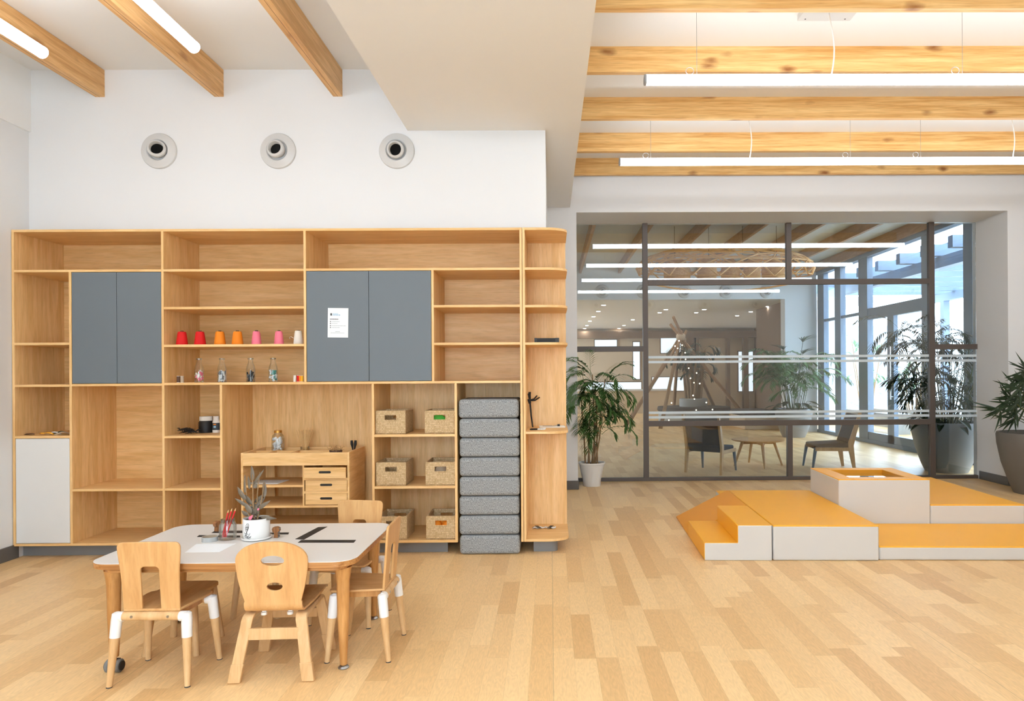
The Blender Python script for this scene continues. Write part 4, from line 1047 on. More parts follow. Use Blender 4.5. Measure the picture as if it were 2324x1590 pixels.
# wooden stamps
def stamp(px, py, rz, label, face):
    p = tp(px, py); sc_ = FPX / p.y
    t = thing('wooden_stamp', label, 'stamp', (p.x, p.y, TZ), rz, 'wooden printing stamps')
    MB().prism([(-.012, 0), (.010, 0), (.010, .030), (.018, .036), (.016, .052), (.004, .058), (-.016, .056), (-.022, .046), (-.018, .030), (-.010, .026)], -.012, .014, 'xz').build('stamp_body', M['stampw'], t, world=False, bevel=.002)
    b = MB()
    for k in range(5): b.box(.0105 + (.003 if k > 2 else 0), .0125 + (.005 if k > 2 else 0), -.011, .013, .004 + k * .0105, .009 + k * .0105)
    b.build('carved_face', M[face], t, world=False)
    return t
stamp(628, 1219, 0, 'carved wooden stamp standing right of the plant pot', 'grey')
stamp(494, 1205, 1.2, 'wooden stamp half hidden behind the pencil jar', 'brown')
# black strips on the table
def stripq(c4, label, name='paper_strip'):
    pts = [tp(*q) for q in c4]; cx_ = sum((p.x for p in pts)) / 4; cy_ = sum((p.y for p in pts)) / 4
    o = MB().prism([(p.x - cx_, p.y - cy_) for p in pts], 0, .0012, 'xy').build(name, M['black'], None); o.location = (cx_, cy_, TZ)
    return tag(o, label, 'paper strip', 'black paper strips on the table')
stripq(((670, 1223), (690, 1224), (743, 1195), (722, 1196)), 'black paper strip slanting away at the right of the table')
stripq(((676, 1231), (803, 1231), (808, 1225), (684, 1225)), 'black paper strip lying crosswise at the right of the table')
stripq(((447, 1218), (545, 1219), (545, 1215), (452, 1214)), 'thin black paper strip running left from behind the jar')
stripq(((480, 1209), (550, 1209), (550, 1204), (488, 1204)), 'black paper strip behind the jar, farther from us')
stripq(((600, 1212), (654, 1212), (656, 1208), (600, 1209)), 'black paper strip right of the pot, under the stamp')
pts = [tp(*q) for q in ((420, 1253), (498, 1252), (535, 1233), (446, 1234))]
c0 = sum(pts, Vector()) / 4
o = MB().prism([(p.x - c0.x, p.y - c0.y) for p in pts], 0, .0006, 'xy').build('paper_sheet', M['paper'], None); o.location = (c0.x, c0.y, TZ)
tag(o, 'sheet of white paper on the table in front of the jar', 'paper')

# ------------------------------------------------------------------ foam play blocks
FR = R(-2.6); FO = Vector((1.652, 5.088, 0))
def fp(u, v): return FO + Matrix.Rotation(FR, 3, 'Z') @ Vector((u, v, 0))
def foam(name, u0, u1, v0, v1, z, label, side=None, hole=None, dz=0):
    p = fp((u0 + u1) / 2, v0); t = thing(name, label, 'foam block', (p.x, p.y, dz), FR, 'soft play blocks')
    W_, D_ = (u1 - u0) / 2, v1 - v0
    o = MB().box(-W_, W_, 0, D_, 0, z - .003).build('side_cover', M['vinylw'], t, world=False, bevel=.014, seg=4)
    if not hole:
        MB().box(-W_ + .001, W_ - .001, .001, D_ - .001, z - .0145, z).build('top_cover', M['orange'], t, world=False, bevel=.012, seg=4)
    return t
foam('foam_block', .004, .785, 0, 1.555, .265, 'large flat orange foam block with white sides beside the small steps')
foam('foam_block', 1.570, 2.360, .815, 2.38, .265, 'orange and white foam block behind the mat, right of the mirror block')
foam('foam_mat', .795, 2.375, .02, .805, .105, 'long thin orange foam mat running off the right edge')
# block with a sunken mirror
t = foam('mirror_block', .790, 1.565, .812, 1.545, .482, 'tall foam block with a mirror sunk into its orange top', hole=True)
W_, D_ = .3875, .733
hx, hy0, hy1 = .245, .14, .60
b = MB()
for x0, x1, y0, y1 in ((-W_ + .002, -hx, .002, D_ - .002), (hx, W_ - .002, .002, D_ - .002), (-hx, hx, .002, hy0), (-hx, hx, hy1, D_ - .002)): b.box(x0, x1, y0, y1, .466, .482)
b.build('top_cover', M['orange'], t, world=False, bevel=.004)
o = [c_ for c_ in bpy.data.objects if c_.parent == t and c_.name.startswith('side_cover')][0]; o.modifiers.clear()
bpy.context.view_layer.update()
cut(o, MB().box(-hx, hx, hy0, hy1, .425, .6))
bm_ = o.modifiers.new('bevel', 'BEVEL'); bm_.width = .010; bm_.segments = 3; bm_.limit_method = 'ANGLE'
b = MB(); e = .004
b.box(-hx, -hx + e, hy0, hy1, .427, .480).box(hx - e, hx, hy0, hy1, .427, .480).box(-hx, hx, hy0, hy0 + e, .427, .480).box(-hx, hx, hy1 - e, hy1, .427, .480)
b.build('recess_lining', M['orange2'], t, world=False, smooth=False)
MB().box(-hx + e, hx - e, hy0 + e, hy1 - e, .428, .452).build('mirror_panel', M['mirror'], t, world=False, smooth=False)
# steps
p = fp(-.505, 0); t = thing('foam_steps', 'small two-step orange foam stair at the left front of the play blocks', 'foam block', (p.x, p.y, 0), FR, 'soft play blocks')
out = [(0, 0), (.500, 0), (.500, .262), (.250, .262), (.250, .130), (0, .130)]
MB().prism(out, 0, .015, 'xz').prism(out, .765, .78, 'xz').prism([(.002, 0), (.500, 0), (.500, .255), (.258, .255), (.258, .124), (.002, .124)], .015, .765, 'xz').build('side_cover', M['vinylw'], t, world=False, bevel=.006, seg=3)
b = MB().box(-.002, .251, .004, .776, .122, .1325).box(.248, .501, .004, .776, .255, .2645).box(.246, .260, .006, .774, .131, .262).box(-.003, .012, .004, .776, .004, .130)
b.build('step_cover', M['orange'], t, world=False, bevel=.003)
# wedge
p = fp(-.505, .79); t = thing('foam_wedge', 'orange foam ramp rising behind the small steps', 'foam block', (p.x, p.y, 0), FR, 'soft play blocks')
MB().prism([(.012, 0), (.500, 0), (.500, .258)], .002, .755, 'xz').build('side_cover', M['vinylw'], t, world=False, bevel=.004)
MB().prism([(0, 0), (.012, 0), (.500, .254), (.501, .265), (.49, .264), (0, .010)], 0, .757, 'xz').build('ramp_cover', M['orange2'], t, world=False, bevel=.002)
# far piece peeping out
t = thing('foam_block', 'corner of another orange foam piece peeping out behind the ramp', 'foam block', (1.97, 6.70, 0), FR, 'soft play blocks')
MB().box(-.30, .30, 0, .26, 0, .205).build('side_cover', M['vinylw'], t, world=False, bevel=.01)
MB().box(-.30, .30, 0, .26, .195, .207).build('top_cover', M['orange'], t, world=False, bevel=.005)
# ------------------------------------------------------------------ glazed partition
win = struct(thing('window_1', 'bronze framed glazed partition with frosted stripes filling the wall opening', 'partition', ((ox0 + ox1) / 2, YG, 0)))
def gX(px): return gx(px, 800, YG)
def gZ(py, px=1800): return gz(px, py, YG)
gx0, gx1 = ox0 + .001, ox1 - .001
ztop = oz1 - .001; fb = gZ(1081)
V = [(gX(1460), gX(1471.5)), (gX(2110.5), gX(2122.5))]
Vh = (gX(1786.5), gX(1798))
zA = (gZ(645, 1790), gZ(633, 1790)); zB_ = (gZ(965, 1790), gZ(953, 1790)); zC = (gZ(797.5, 1390), gZ(785.5, 1390)); zD = (gZ(792, 2180), gZ(780.5, 2180))
fy0, fy1 = YG, YG + .06
def fr(x0, x1, z0, z1): MB().box(x0, x1, fy0, fy1, z0, z1).build('frame_bar', M['frame'], win, bevel=.002)
fr(gx0, gx1, .001, fb)
for a, c in V: fr(a, c, fb, ztop)
fr(Vh[0], Vh[1], fb, zB_[0]); fr(Vh[0], Vh[1], zA[1], ztop)
fr(V[0][1], V[1][0], *zA); fr(V[0][1], V[1][0], *zB_); fr(gx0, V[0][0], *zC); fr(V[1][1], gx1, *zD)
def pane(x0, x1, z0, z1): MB().box(x0, x1, YG + .027, YG + .033, z0, z1).build('glass_pane', M['glass'], win, smooth=False)
for z0_, z1_ in ((fb, zC[0]), (zC[1], ztop)): pane(gx0, V[0][0], z0_, z1_)
pane(V[0][1], V[1][0], zB_[1], zA[0])
for a, c in ((V[0][1], Vh[0]), (Vh[1], V[1][0])): pane(a, c, fb, zB_[0]); pane(a, c, zA[1], ztop)
for z0_, z1_ in ((fb, zD[0]), (zD[1], ztop)): pane(V[1][1], gx1, z0_, z1_)
for ya, yb_ in ((805.5, 811), (816.5, 822), (931.5, 937), (942, 947.5)):
    MB().box(V[0][1], V[1][0], YG + .0245, YG + .0265, gZ(yb_, 1790), gZ(ya, 1790)).build('frosted_stripe', M['frost'], win, smooth=False)
    if ya > 900 or ya < 900: MB().box(V[1][1], gx1, YG + .0245, YG + .0265, gZ(yb_ - 1.5, 2170), gZ(ya - 1.5, 2170)).build('frosted_stripe', M['frost'], win, smooth=False)

# ------------------------------------------------------------------ lounge shell
LZ = 4.0
fz = gz(1600, 679, YFAR); fx1 = gx(1782, 800, YFAR)
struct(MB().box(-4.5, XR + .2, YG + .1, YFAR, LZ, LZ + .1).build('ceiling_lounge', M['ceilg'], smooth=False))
b = MB().box(fx1, XR, YFAR, YFAR + .3, 0, 4.1).box(-4.5, fx1, YFAR, YFAR + .3, fz, 4.1)
struct(b.build('wall_lounge', M['white'], smooth=False))
struct(MB().box(-4.6, -4.5, YG, 27.2, 0, .5).box(-4.6, -4.5, YG, 27.2, 2.9, 4.1).box(-4.6, -4.5, YG, 21.0, .5, 2.9).box(-4.6, -4.5, 24.5, 27.2, .5, 2.9).box(-4.5, -.03, YG + .1, YG + .2, 0, 4.1).build('wall_lounge_left', M['wallb'], smooth=False))  # unseen opening put in to bring daylight into the far room
LB = ['first far ceiling beam beyond the glass, at the left edge of the partition', 'second far ceiling beam beyond the glass', 'third far ceiling beam beyond the glass, behind the rattan lamp', 'fourth far ceiling beam beyond the glass, above the rattan lamp',
      'fifth far ceiling beam beyond the glass, right of the short upper mullion', 'sixth far ceiling beam beyond the glass, near the facade', 'seventh far ceiling beam beyond the glass, beside the facade']
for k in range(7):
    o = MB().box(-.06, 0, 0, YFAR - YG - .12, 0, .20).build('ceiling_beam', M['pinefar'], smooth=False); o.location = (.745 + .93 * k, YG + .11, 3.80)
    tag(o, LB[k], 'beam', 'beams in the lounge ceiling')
# facade (curtain wall)
fc = struct(thing('window_2', 'tall blue-grey framed glass facade of the lounge on the right', 'facade', (XR, 12.5, 0)))
def fY(px): 
    # depth at which the facade plane x = XR appears at column px
    lo, hi = 3, 60
    for _ in range(50):
        m_ = (lo + hi) / 2; c_ = CM.to_3x3().transposed() @ Vector((XR, m_, 0)); s_ = CX + FPX * c_.x / -c_.z
        if s_ > px: lo = m_
        else: hi = m_
    return lo
mul = [(fY(2208) - .0, fY(2187)), (fY(2107), fY(2092)), (fY(1969), fY(1949)), (fY(1908), fY(1895)), (fY(1870), fY(1856))]
for a, c in mul:
    MB().box(XR, XR + .12, a, min(c, YFAR), .02, 3.80).build('mullion', M['bframe'], fc, bevel=.003)
MB().box(XR - .01, XR + .13, YG + .1, YFAR, 0, .07).build('sill', M['bframe'], fc)
MB().box(XR - .02, XR + .14, YG + .1, YFAR, 3.72, 4.0).build('head_beam', M['bframe'], fc)
z1_ = 2.62
MB().box(XR + .02, XR + .10, mul[2][1], YFAR, z1_ - .03, z1_ + .03).build('transom', M['bframe'], fc)
MB().box(XR + .01, XR + .12, mul[1][0], mul[2][1], z1_ - .16, z1_ + .06).build('door_header', M['bframe'], fc)
MB().box(XR + .02, XR + .10, YG + .1, mul[0][1], z1_ - .03, z1_ + .03).build('transom', M['bframe'], fc)
ym = fY(2020); MB().box(XR + .01, XR + .09, ym - .12, ym + .12, .02, z1_ - .16).build('door_stile', M['bframe'], fc)
MB().box(XR + .01, XR + .09, mul[1][1], mul[2][0], .02, .22).build('door_rail', M['bframe'], fc)
MB().tube([(XR - .05, ym - .10, .9), (XR - .05, ym - .10, 2.0)], .018, 10).tube([(XR - .05, ym - .1, .95), (XR + .02, ym - .1, .95)], .01, 8).tube([(XR - .05, ym - .1, 1.95), (XR + .02, ym - .1, 1.95)], .01, 8).build('pull_handle', M['metal'], fc)
ys = [YG + .1] + [y for p_ in mul for y in p_] + [YFAR]
for i in range(0, len(ys) - 1, 2):
    if ys[i + 1] - ys[i] > .05: MB().box(XR + .05, XR + .056, ys[i], ys[i + 1], .07, 3.72).build('glass_pane', M['fglass'], fc, smooth=False)

# ------------------------------------------------------------------ room beyond the lounge
struct(MB().box(-4.5, 8.2, YFAR + .3, 27, fz + .0, fz + .08).build('ceiling_deep', M['ceil'], smooth=False))
YD = 26.6
dx0, dx1 = -4.5, gx(1850, 800, YD)
struct(MB().box(dx0, 8.2, YD, YD + .2, 0, fz).build('wall_deep', M['wallb'], smooth=False))
struct(MB().box(8.1, 8.2, 18.9, YD, 0, fz + .8).box(5.85, 8.2, 18.9, 19.0, 0, fz + .8).build('wall_deep_right', M['white'], smooth=False))
struct(MB().box(5.75, 5.85, YFAR + .3, 19.0, 0, fz).build('wall_deep_side', M['band'], smooth=False))
zl0, zl1 = gz(1600, 766, YD - .3), gz(1600, 750, YD - .3)
b = MB().box(-4.5, 8.1, YD - .3, YD - .05, zl0, zl1)
struct(b.build('trim_1', M['band'], smooth=False))
cols = [(1561, 1575), (1580, 1586), (1650, 1657), (1688, 1699), (1717, 1768)]
for k, (a, c) in enumerate(cols):
    m_ = M['band']
    struct(MB().box(gx(a, 800, YD - .3), gx(c, 800, YD - .3), YD - .3, YD - .05, 0, zl0 if k < 4 else gz(1740, 710, YD - .3)).build(f'trim_{k + 2}', m_, smooth=False))
for k, (a, c, ya, yb_) in enumerate(((1480, 1552, 856, 887), (1330, 1455, 868, 886), (1676, 1684, 797, 888), (1699, 1709, 797, 888), (1500, 1545, 765, 800), (1350, 1400, 770, 785), (1437, 1452, 775, 860))):
    z0_, z1_ = gz(a, yb_, YD - .4), gz(a, ya, YD - .4)
    o = struct(thing(f'window_{k + 3}', 'bright far window beyond the lounge', 'window', (gx(a, 800, YD - .06), YD - .06, z0_)))
    x0_, x1_ = gx(a, 800, YD - .06), gx(c, 800, YD - .06)
    MB().box(x0_, x1_, YD - .03, YD - .005, z0_, z1_).build('window_pane', M['winglow'], o, smooth=False)
    b = MB()
    for q_ in ((x0_ - .03, x0_, z0_ - .03, z1_ + .03), (x1_, x1_ + .03, z0_ - .03, z1_ + .03), (x0_, x1_, z0_ - .03, z0_), (x0_, x1_, z1_, z1_ + .03)): b.box(q_[0], q_[1], YD - .06, YD - .005, q_[2], q_[3])
    b.build('window_frame', M['band'], o, smooth=False)
# counter along the far wall
t = thing('long_counter', 'long pale counter along the farthest wall beyond the glass', 'counter', (1.2, 24.6, 0))
MB().box(-3, 4.3, 24.3, 24.9, .80, .86).build('worktop', M['white'], t, smooth=False)
MB().box(-3, 4.3, 24.35, 24.85, 0, .80).build('counter_front', M['wallb'], t, smooth=False)
t = thing('dark_low_bench', 'dark low seat along the far wall right of the tepee', 'bench', (5.27, 17.7, 0))
MB().box(4.85, 5.7, 17.0, 18.4, .0, .32).build('bench_base', M['wallb'], t, smooth=False, bevel=.01)
MB().box(4.85, 5.7, 17.0, 18.4, .32, .46).build('bench_cushion', M['bench'], t, bevel=.03)
# downlights
dls = [(1370, 692), (1358, 706), (1347, 718), (1339, 728), (1332, 738), (1327, 745), (1436, 725), (1416, 738), (1405, 745), (1511, 702), (1497, 709), (1598, 702), (1580, 709), (1743, 695), (1704, 707), (1673, 716)]
for k, (px, py) in enumerate(dls):
    p = wz(px, py, fz)
    if p.y < YFAR + .4: p = Vector((p.x, YFAR + .5, fz))
    t = thing('downlight', 'small round downlight in the lower ceiling beyond the lounge', 'downlight', (p.x, p.y, fz), 0, 'downlights beyond the lounge')
    MB().lathe([(.0001, -.004), (.055, -.004), (.055, -.001), (.0001, -.001)], n=16).build('light_disc', M['dl'], t, world=False)
    MB().lathe([(.055, -.001), (.056, -.006), (.075, -.005), (.078, 0)], n=16).build('trim_ring', M['duct'], t, world=False)
# no further ceiling fixtures in the far room, only its downlights
# ------------------------------------------------------------------ planter bench, tepee
pc = wz(1574, 962, 0); pc = Vector((gx(1574, 925, 19.6), 19.6, 0))
t = thing('round_planter_bench', 'round concrete planter ringed by a dark seat inside the tepee', 'bench', pc)
MB().lathe([(.0001, 0), (1.0, 0), (1.0, .34), (.0001, .34)], n=40).build('bench_base', M['concrete'], t, world=False)
MB().lathe([(.42, .342), (1.02, .342), (1.04, .38), (1.02, .46), (.42, .46)], n=40).build('seat_ring', M['bench'], t, world=False)
MB().lathe([(.0001, .47), (.30, .47), (.40, .465), (.40, .68), (.36, .70), (.34, .66), (.0001, .65)], n=40).build('planter', M['concrete'], t, world=False)
def frond(m, p0, az, el, L_, droop, n=11, ll=.22, lw=.012, up=.3, segs=2, rch=.003, rng=random):
    """one feather palm frond"""
    p = Vector(p0); pts = [p.copy()]; e_ = el; N_ = 10
    for i in range(N_):
        d = Vector((math.cos(az) * math.cos(e_), math.sin(az) * math.cos(e_), math.sin(e_))); p = p + d * L_ / N_; pts.append(p.copy()); e_ -= droop / N_ * (1 + i * .12)
    m.tube(pts, [rch * (1 - .07 * i) for i in range(len(pts))], 5, False)
    side = Vector((-math.sin(az), math.cos(az), 0))
    for k in range(n):
        u = .28 + .70 * k / (n - 1); f = u * N_; i = min(N_ - 1, int(f)); q = pts[i].lerp(pts[i + 1], f - i); d = (pts[i + 1] - pts[i]).normalized()
        l_ = ll * (math.sin(PI * (.12 + .80 * (k + .5) / n)) ** .7) * rng.uniform(.85, 1.1)
        for s_ in (-1, 1):
            dr = (side * s_ * .85 + d * (.55 + .5 * u) + Vector((0, 0, up * rng.uniform(.5, 1.2) - .25))).normalized()
            wn_ = dr.cross(Vector((0, 0, 1))); wn_ = wn_.normalized() * lw if wn_.length > .01 else side * lw
            a = q; b_ = q + dr * l_ * .5; c_ = q + dr * l_ + Vector((0, 0, -l_ * .2))
            m.add([a, b_ - wn_, b_ + wn_, c_, (a + b_) / 2 - wn_ * .8, (a + b_) / 2 + wn_ * .8], [(0, 4, 5), (4, 1, 2, 5), (1, 3, 2)])
def palm(m, st, base, n, hgt, L_, seed, spread=.1, lean=.15, ll=.2, lw=.012, n_l=11, droop=1.5, el=(.5, 1.3), azs=None, sr=.008):
    rng = random.Random(seed)
    for k in range(n):
        a = 2 * PI * k / n * 1.618 + rng.uniform(-.3, .3)
        if azs: a = azs[k % len(azs)] + rng.uniform(-.35, .35)
        b0 = Vector(base) + Vector((math.cos(a), math.sin(a), 0)) * spread * rng.uniform(.2, 1)
        hh_ = hgt * rng.uniform(.45, 1.0); tip = b0 + Vector((math.cos(a) * lean * hh_, math.sin(a) * lean * hh_, hh_))
        st.tube([b0, b0.lerp(tip, .5) + Vector((0, 0, .0)), tip], [sr, sr * .8, sr * .55], 6)
        for j in range(rng.choice((2, 3))):
            frond(m, tip - Vector((0, 0, .12 * j)), a + rng.uniform(-.9, .9) + j * 2.1, rng.uniform(*el), L_ * rng.uniform(.75, 1.1), droop * rng.uniform(.8, 1.3), n_l, ll, lw, rng=rng)
def clampv(m, loc, fn):
    L_ = Vector(loc)
    m.v = [fn(v + L_) - L_ for v in m.v]
def lounge_clamp(p): return Vector((min(p.x, XR - .04), max(p.y, YG + .10), p.z))
def reveal_clamp(p):
    if p.x < ox0 + .02 and p.y > YN - .02: p.y = YN - .02 - .02 * (p.y - YN)
    p.y = min(p.y, YG - .01); return p
def plant_thing(name, label, loc, mat, smat=None, cat='plant', group=None, **kw):
    t = thing(name, label, cat, loc, 0, group)
    f = MB(); s_ = MB(); palm(f, s_, (0, 0, 0), **kw)
    if loc[0] > 5 and loc[1] < 16.2 and loc[1] > 9: clampv(f, loc, lounge_clamp); clampv(s_, loc, lounge_clamp)
    f.build('foliage', mat, t, world=False, smooth=False, recalc=False); s_.build('stem', smat or M['stem'], t, world=False)
    return t
plant_thing('potted_palm', 'dark leafy palm growing from the round bench planter inside the tepee', pc + Vector((0, 0, .66)), M['leafd'], n=13, hgt=1.5, L_=.7, seed=3, spread=.26, lean=.10, ll=.26, lw=.022, n_l=11, sr=.045)
ap = wy(1545, 757, 19.4)
poles = [((1440, 1000), (1517, 709)), ((1500, 968), (1560, 738)), ((1478, 960), (1552, 745)), ((1395, 1010), (1548, 750)), ((1655, 952), (1530, 720)), ((1650, 975), (1535, 735)), ((1616, 950), (1540, 745))]
t = thing('tepee_frame', 'tall tepee frame of crossed wooden poles in the far room', 'tepee', (ap.x, ap.y, 0))
for k, (bt, tp_) in enumerate((((-1.75, -1.3), 1), ((-.9, -1.9), 1), ((-1.3, 1.3), .6), ((1.4, 1.2), 1.3), ((1.75, -.9), .9), ((.1, 1.9), .5))):
    b0 = Vector((ap.x + bt[0], ap.y + bt[1], 0)); d = ap + Vector((.05 * math.cos(k * 1.9), .06 * math.sin(k * 1.9), -.1)) - b0; top = b0 + d * (1 + .11 * tp_ * (1.6 if k in (3, 4) else .7))
    MB().tube([b0, top], [.055, .04], 10).build('pole', M['pole'], t)
MB().lathe([(.10, -.14), (.13, -.1), (.13, .02), (.10, .06)], (ap.x, ap.y, ap.z - .06), 14).build('rope_lashing', M['tan'], t)
fl = [(1541, 773), (1548, 783), (1532, 785), (1555, 800), (1538, 790), (1556, 815), (1563, 835), (1567, 858), (1581, 846), (1588, 870), (1575, 868), (1573, 897), (1576, 905), (1603, 913), (1524, 914), (1580, 930), (1617, 929), (1521, 936), (1518, 953)]
t = thing('fairy_lights', 'string of tiny warm fairy lights hanging down from the tepee top', 'string lights', (ap.x, ap.y - .5, 0))
pts = [wy(px, py, ap.y - .9) for px, py in fl]
MB().tube(pts[:13], .004, 4).build('cable', M['brown'], t)
for p in pts:
    o = MB().sphere(p, .014, 8, 6).build('bulb', M['fairy'], t)

# ------------------------------------------------------------------ lounge furniture
# coffee table
p = wy(1720, 996, 10.35); t = thing('coffee_table', 'round oak coffee table beyond the glass', 'table', (p.x, p.y, 0)); ht = p.z
MB().lathe([(.0001, ht - .022), (.375, ht - .022), (.388, ht - .012), (.388, ht), (.0001, ht)], n=56).build('tabletop', M['plyx'], t, world=False)
MB().box(-.24, .24, -.03, .03, ht - .07, ht - .023).box(-.03, .03, -.24, .24, ht - .07, ht - .023).build('underframe', M['tleg'], t, world=False)
for a in (R(0), R(95), R(185), R(268)):
    MB().tube([(.24 * math.cos(a), .24 * math.sin(a), ht - .023), (.37 * math.cos(a), .37 * math.sin(a), 0)], [.026, .015], 12).build('leg', M['beech'], t, world=False)
# lounge chairs
def lounge(loc, rz, label):
    t = thing('lounge_chair', label, 'chair', loc, rz, 'lounge chairs by the coffee table')
    MB().prism([(-.27, .40), (.27, .37), (.27, .30), (-.22, .30)], -.24, .24, 'yz').build('seat', M['fabd'], t, world=False, bevel=.02)
    MB().prism([(-.24, .37), (-.19, .40), (-.33, .80), (-.37, .80)], -.245, .245, 'yz').build('backrest', M['fabd'], t, world=False, bevel=.012)
    for sx in (-1, 1):
        x = sx * .262
        MB().prism([(-.30, 0), (-.265, 0), (-.20, .30), (-.20, .40), (-.345, .83), (-.385, .83), (-.27, .36)], x - .016, x + .016, 'yz').build('back_leg', M['beech'], t, world=False, bevel=.003)
        MB().tube([(x * .93, .25, .32), (x * .98, .30, 0)], [.026, .014], 10).build('front_leg', M['bframe'], t, world=False)
        MB().box(x - .012, x + .012, -.22, .26, .28, .33).build('seat_rail', M['beech'], t, world=False)
    return t
A = wz(1545, 1070); B_ = wz(1640, 1081); c_ = (A + B_) / 2
lounge((c_.x + .20, c_.y + .26, 0), R(-36), 'lounge chair with its dark back to us, left of the round coffee table')
c2 = (wz(1908, 1063) + wz(1930, 1059)) / 2
lounge((c2.x - .26, c2.y - .02, 0), R(84), 'lounge chair seen side-on, right of the round coffee table')

# rattan pendant lamp
p = wy(1647, 606, 12.0)
t = thing('rattan_lamp', 'huge boat-shaped woven rattan lamp hanging beyond the glass', 'lamp', (p.x, 12.0, p.z))
me = bpy.data.meshes.new('rattan_shade'); bm = bmesh.new(); bmesh.ops.create_icosphere(bm, subdivisions=3, radius=1)
bmesh.ops.delete(bm, geom=[v for v in bm.verts if v.co.z < -.42], context='VERTS')
for v in bm.verts:
    z = v.co.z; v.co = Vector((v.co.x * 1.58, v.co.y * .52, (z * .40 if z > 0 else z * .42 + .17 * (1 - v.co.x ** 2) * z / .42) - .02))
bm.to_mesh(me); bm.free(); me.materials.append(M['rattan'])
o = bpy.data.objects.new('rattan_shade', me); COL.objects.link(o); o.parent = t
wf = o.modifiers.new('weave', 'WIREFRAME'); wf.thickness = .030; wf.use_replace = True
n = 60; MB().tube([(1.44 * math.cos(2 * PI * i / n), .475 * math.sin(2 * PI * i / n), -.196 - .17 * (1 - (.9075 * math.cos(2 * PI * i / n)) ** 2)) for i in range(n + 1)], .016, 8).build('lower_ring', M['rattan'], t, world=False)
for x, y, r_ in ((-.85, .05, .24), (-.35, -.08, .17), (.10, .06, .17), (.45, -.05, .15), (.85, .04, .20)):
    MB().lathe([(r_ * .35, .20), (r_ * .8, .12), (r_, 0), (r_ * .96, -.17), (r_ * .94, -.17), (r_ * .97, 0), (r_ * .75, .115), (r_ * .33, .19)], (x, y, -.05), 24).build('inner_shade', M['rattanw'], t, world=False)
for x in (-.9, -.3, .3, .9): MB().tube([(x, 0, .2), (x, 0, LZ - p.z)], .004, 5).build('wire', M['black'], t, world=False)
MB().box(-1.3, 1.3, -.01, .01, .18, .2).build('spine', M['rattan'], t, world=False)

# ------------------------------------------------------------------ planters
def planter(loc, r, hgt, label, mat, rb=.55):
    t = thing('floor_planter', label, 'planter', loc)
    prof = [(.0001, 0), (r * rb, 0), (r * (rb + .12), hgt * .18), (r * .88, hgt * .5), (r * .985, hgt * .82), (r, hgt * .96), (r * .98, hgt), (r * .90, hgt), (r * .89, hgt * .93), (.0001, hgt * .92)]
    MB().lathe(prof, n=48).build('planter_body', mat, t, world=False)
    MB().lathe([(.0001, hgt * .945), (r * .885, hgt * .935), (r * .885, hgt * .925), (.0001, hgt * .925)], n=30).build('soil', M['soil'], t, world=False)
    return t
def broad(m, base, n, L_, seed, w_=.05):
    rng = random.Random(seed)
    for k in range(n):
        a = 2 * PI * k / n + rng.uniform(-.3, .3); e_ = rng.uniform(-.1, .7); b0 = Vector(base) + Vector((math.cos(a), math.sin(a), 0)) * .12
        p1 = b0 + Vector((math.cos(a) * math.cos(e_), math.sin(a) * math.cos(e_), math.sin(e_) + .2)) * L_ * .55; p2 = p1 + Vector((math.cos(a), math.sin(a), -.6 + e_ * .4)) * L_ * .6
        m.tube([b0, p1], .004, 4); leafblade(m, p1, p2, w_, up=Vector((0, 0, 1)), bend=.05)
LX = [(5.60, 9.62, .455, .70, 'large light grey planter just behind the glass at the right', 7), (5.35, 15.0, .40, .62, 'pale planter with a bright palm by the far end of the facade', 11)]
for x, y, r_, hg, lab, sd in LX: planter((x, y, 0), r_, hg, lab, M['potg'], .60)
pl = plant_thing('potted_palm', 'dense dark palm growing in the large planter behind the glass', (5.60, 9.62, .64), M['leafd'], M['gstem'], n=30, hgt=1.35, L_=.70, seed=5, spread=.26, lean=.24, ll=.23, lw=.011, n_l=15, droop=1.3)
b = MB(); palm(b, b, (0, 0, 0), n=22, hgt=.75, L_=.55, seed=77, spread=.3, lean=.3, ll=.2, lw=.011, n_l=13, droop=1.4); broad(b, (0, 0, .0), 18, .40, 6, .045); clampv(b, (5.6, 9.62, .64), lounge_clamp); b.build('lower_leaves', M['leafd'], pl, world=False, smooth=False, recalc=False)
pl = plant_thing('potted_palm', 'bright green palm in the pale planter at the far end of the facade', (5.35, 15.0, .57), M['leafg'], M['gstem'], n=28, hgt=1.1, L_=1.0, seed=8, spread=.2, lean=.2, ll=.30, lw=.016, n_l=18, droop=1.2)
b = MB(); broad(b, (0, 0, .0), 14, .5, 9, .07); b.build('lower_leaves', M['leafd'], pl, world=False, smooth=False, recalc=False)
b = MB(); 
for k, (a, zt2) in enumerate(((-1.0, 1.5), (.3, 1.25), (2.2, 1.35))):
    p_ = Vector((.25 * math.cos(a), .25 * math.sin(a), zt2)); b.tube([(0, 0, 0), p_], .006, 5)
    for j in range(11): aa = -1.2 + 2.4 * j / 10 + a; leafblade(b, p_, p_ + Vector((math.cos(aa), math.sin(aa) * .8, .45 - .2 * abs(j - 5) / 5)) * .36, .012, up=Vector((0, 0, 1)))
b.build('fan_leaves', M['leafd'], pl, world=False, smooth=False, recalc=False)

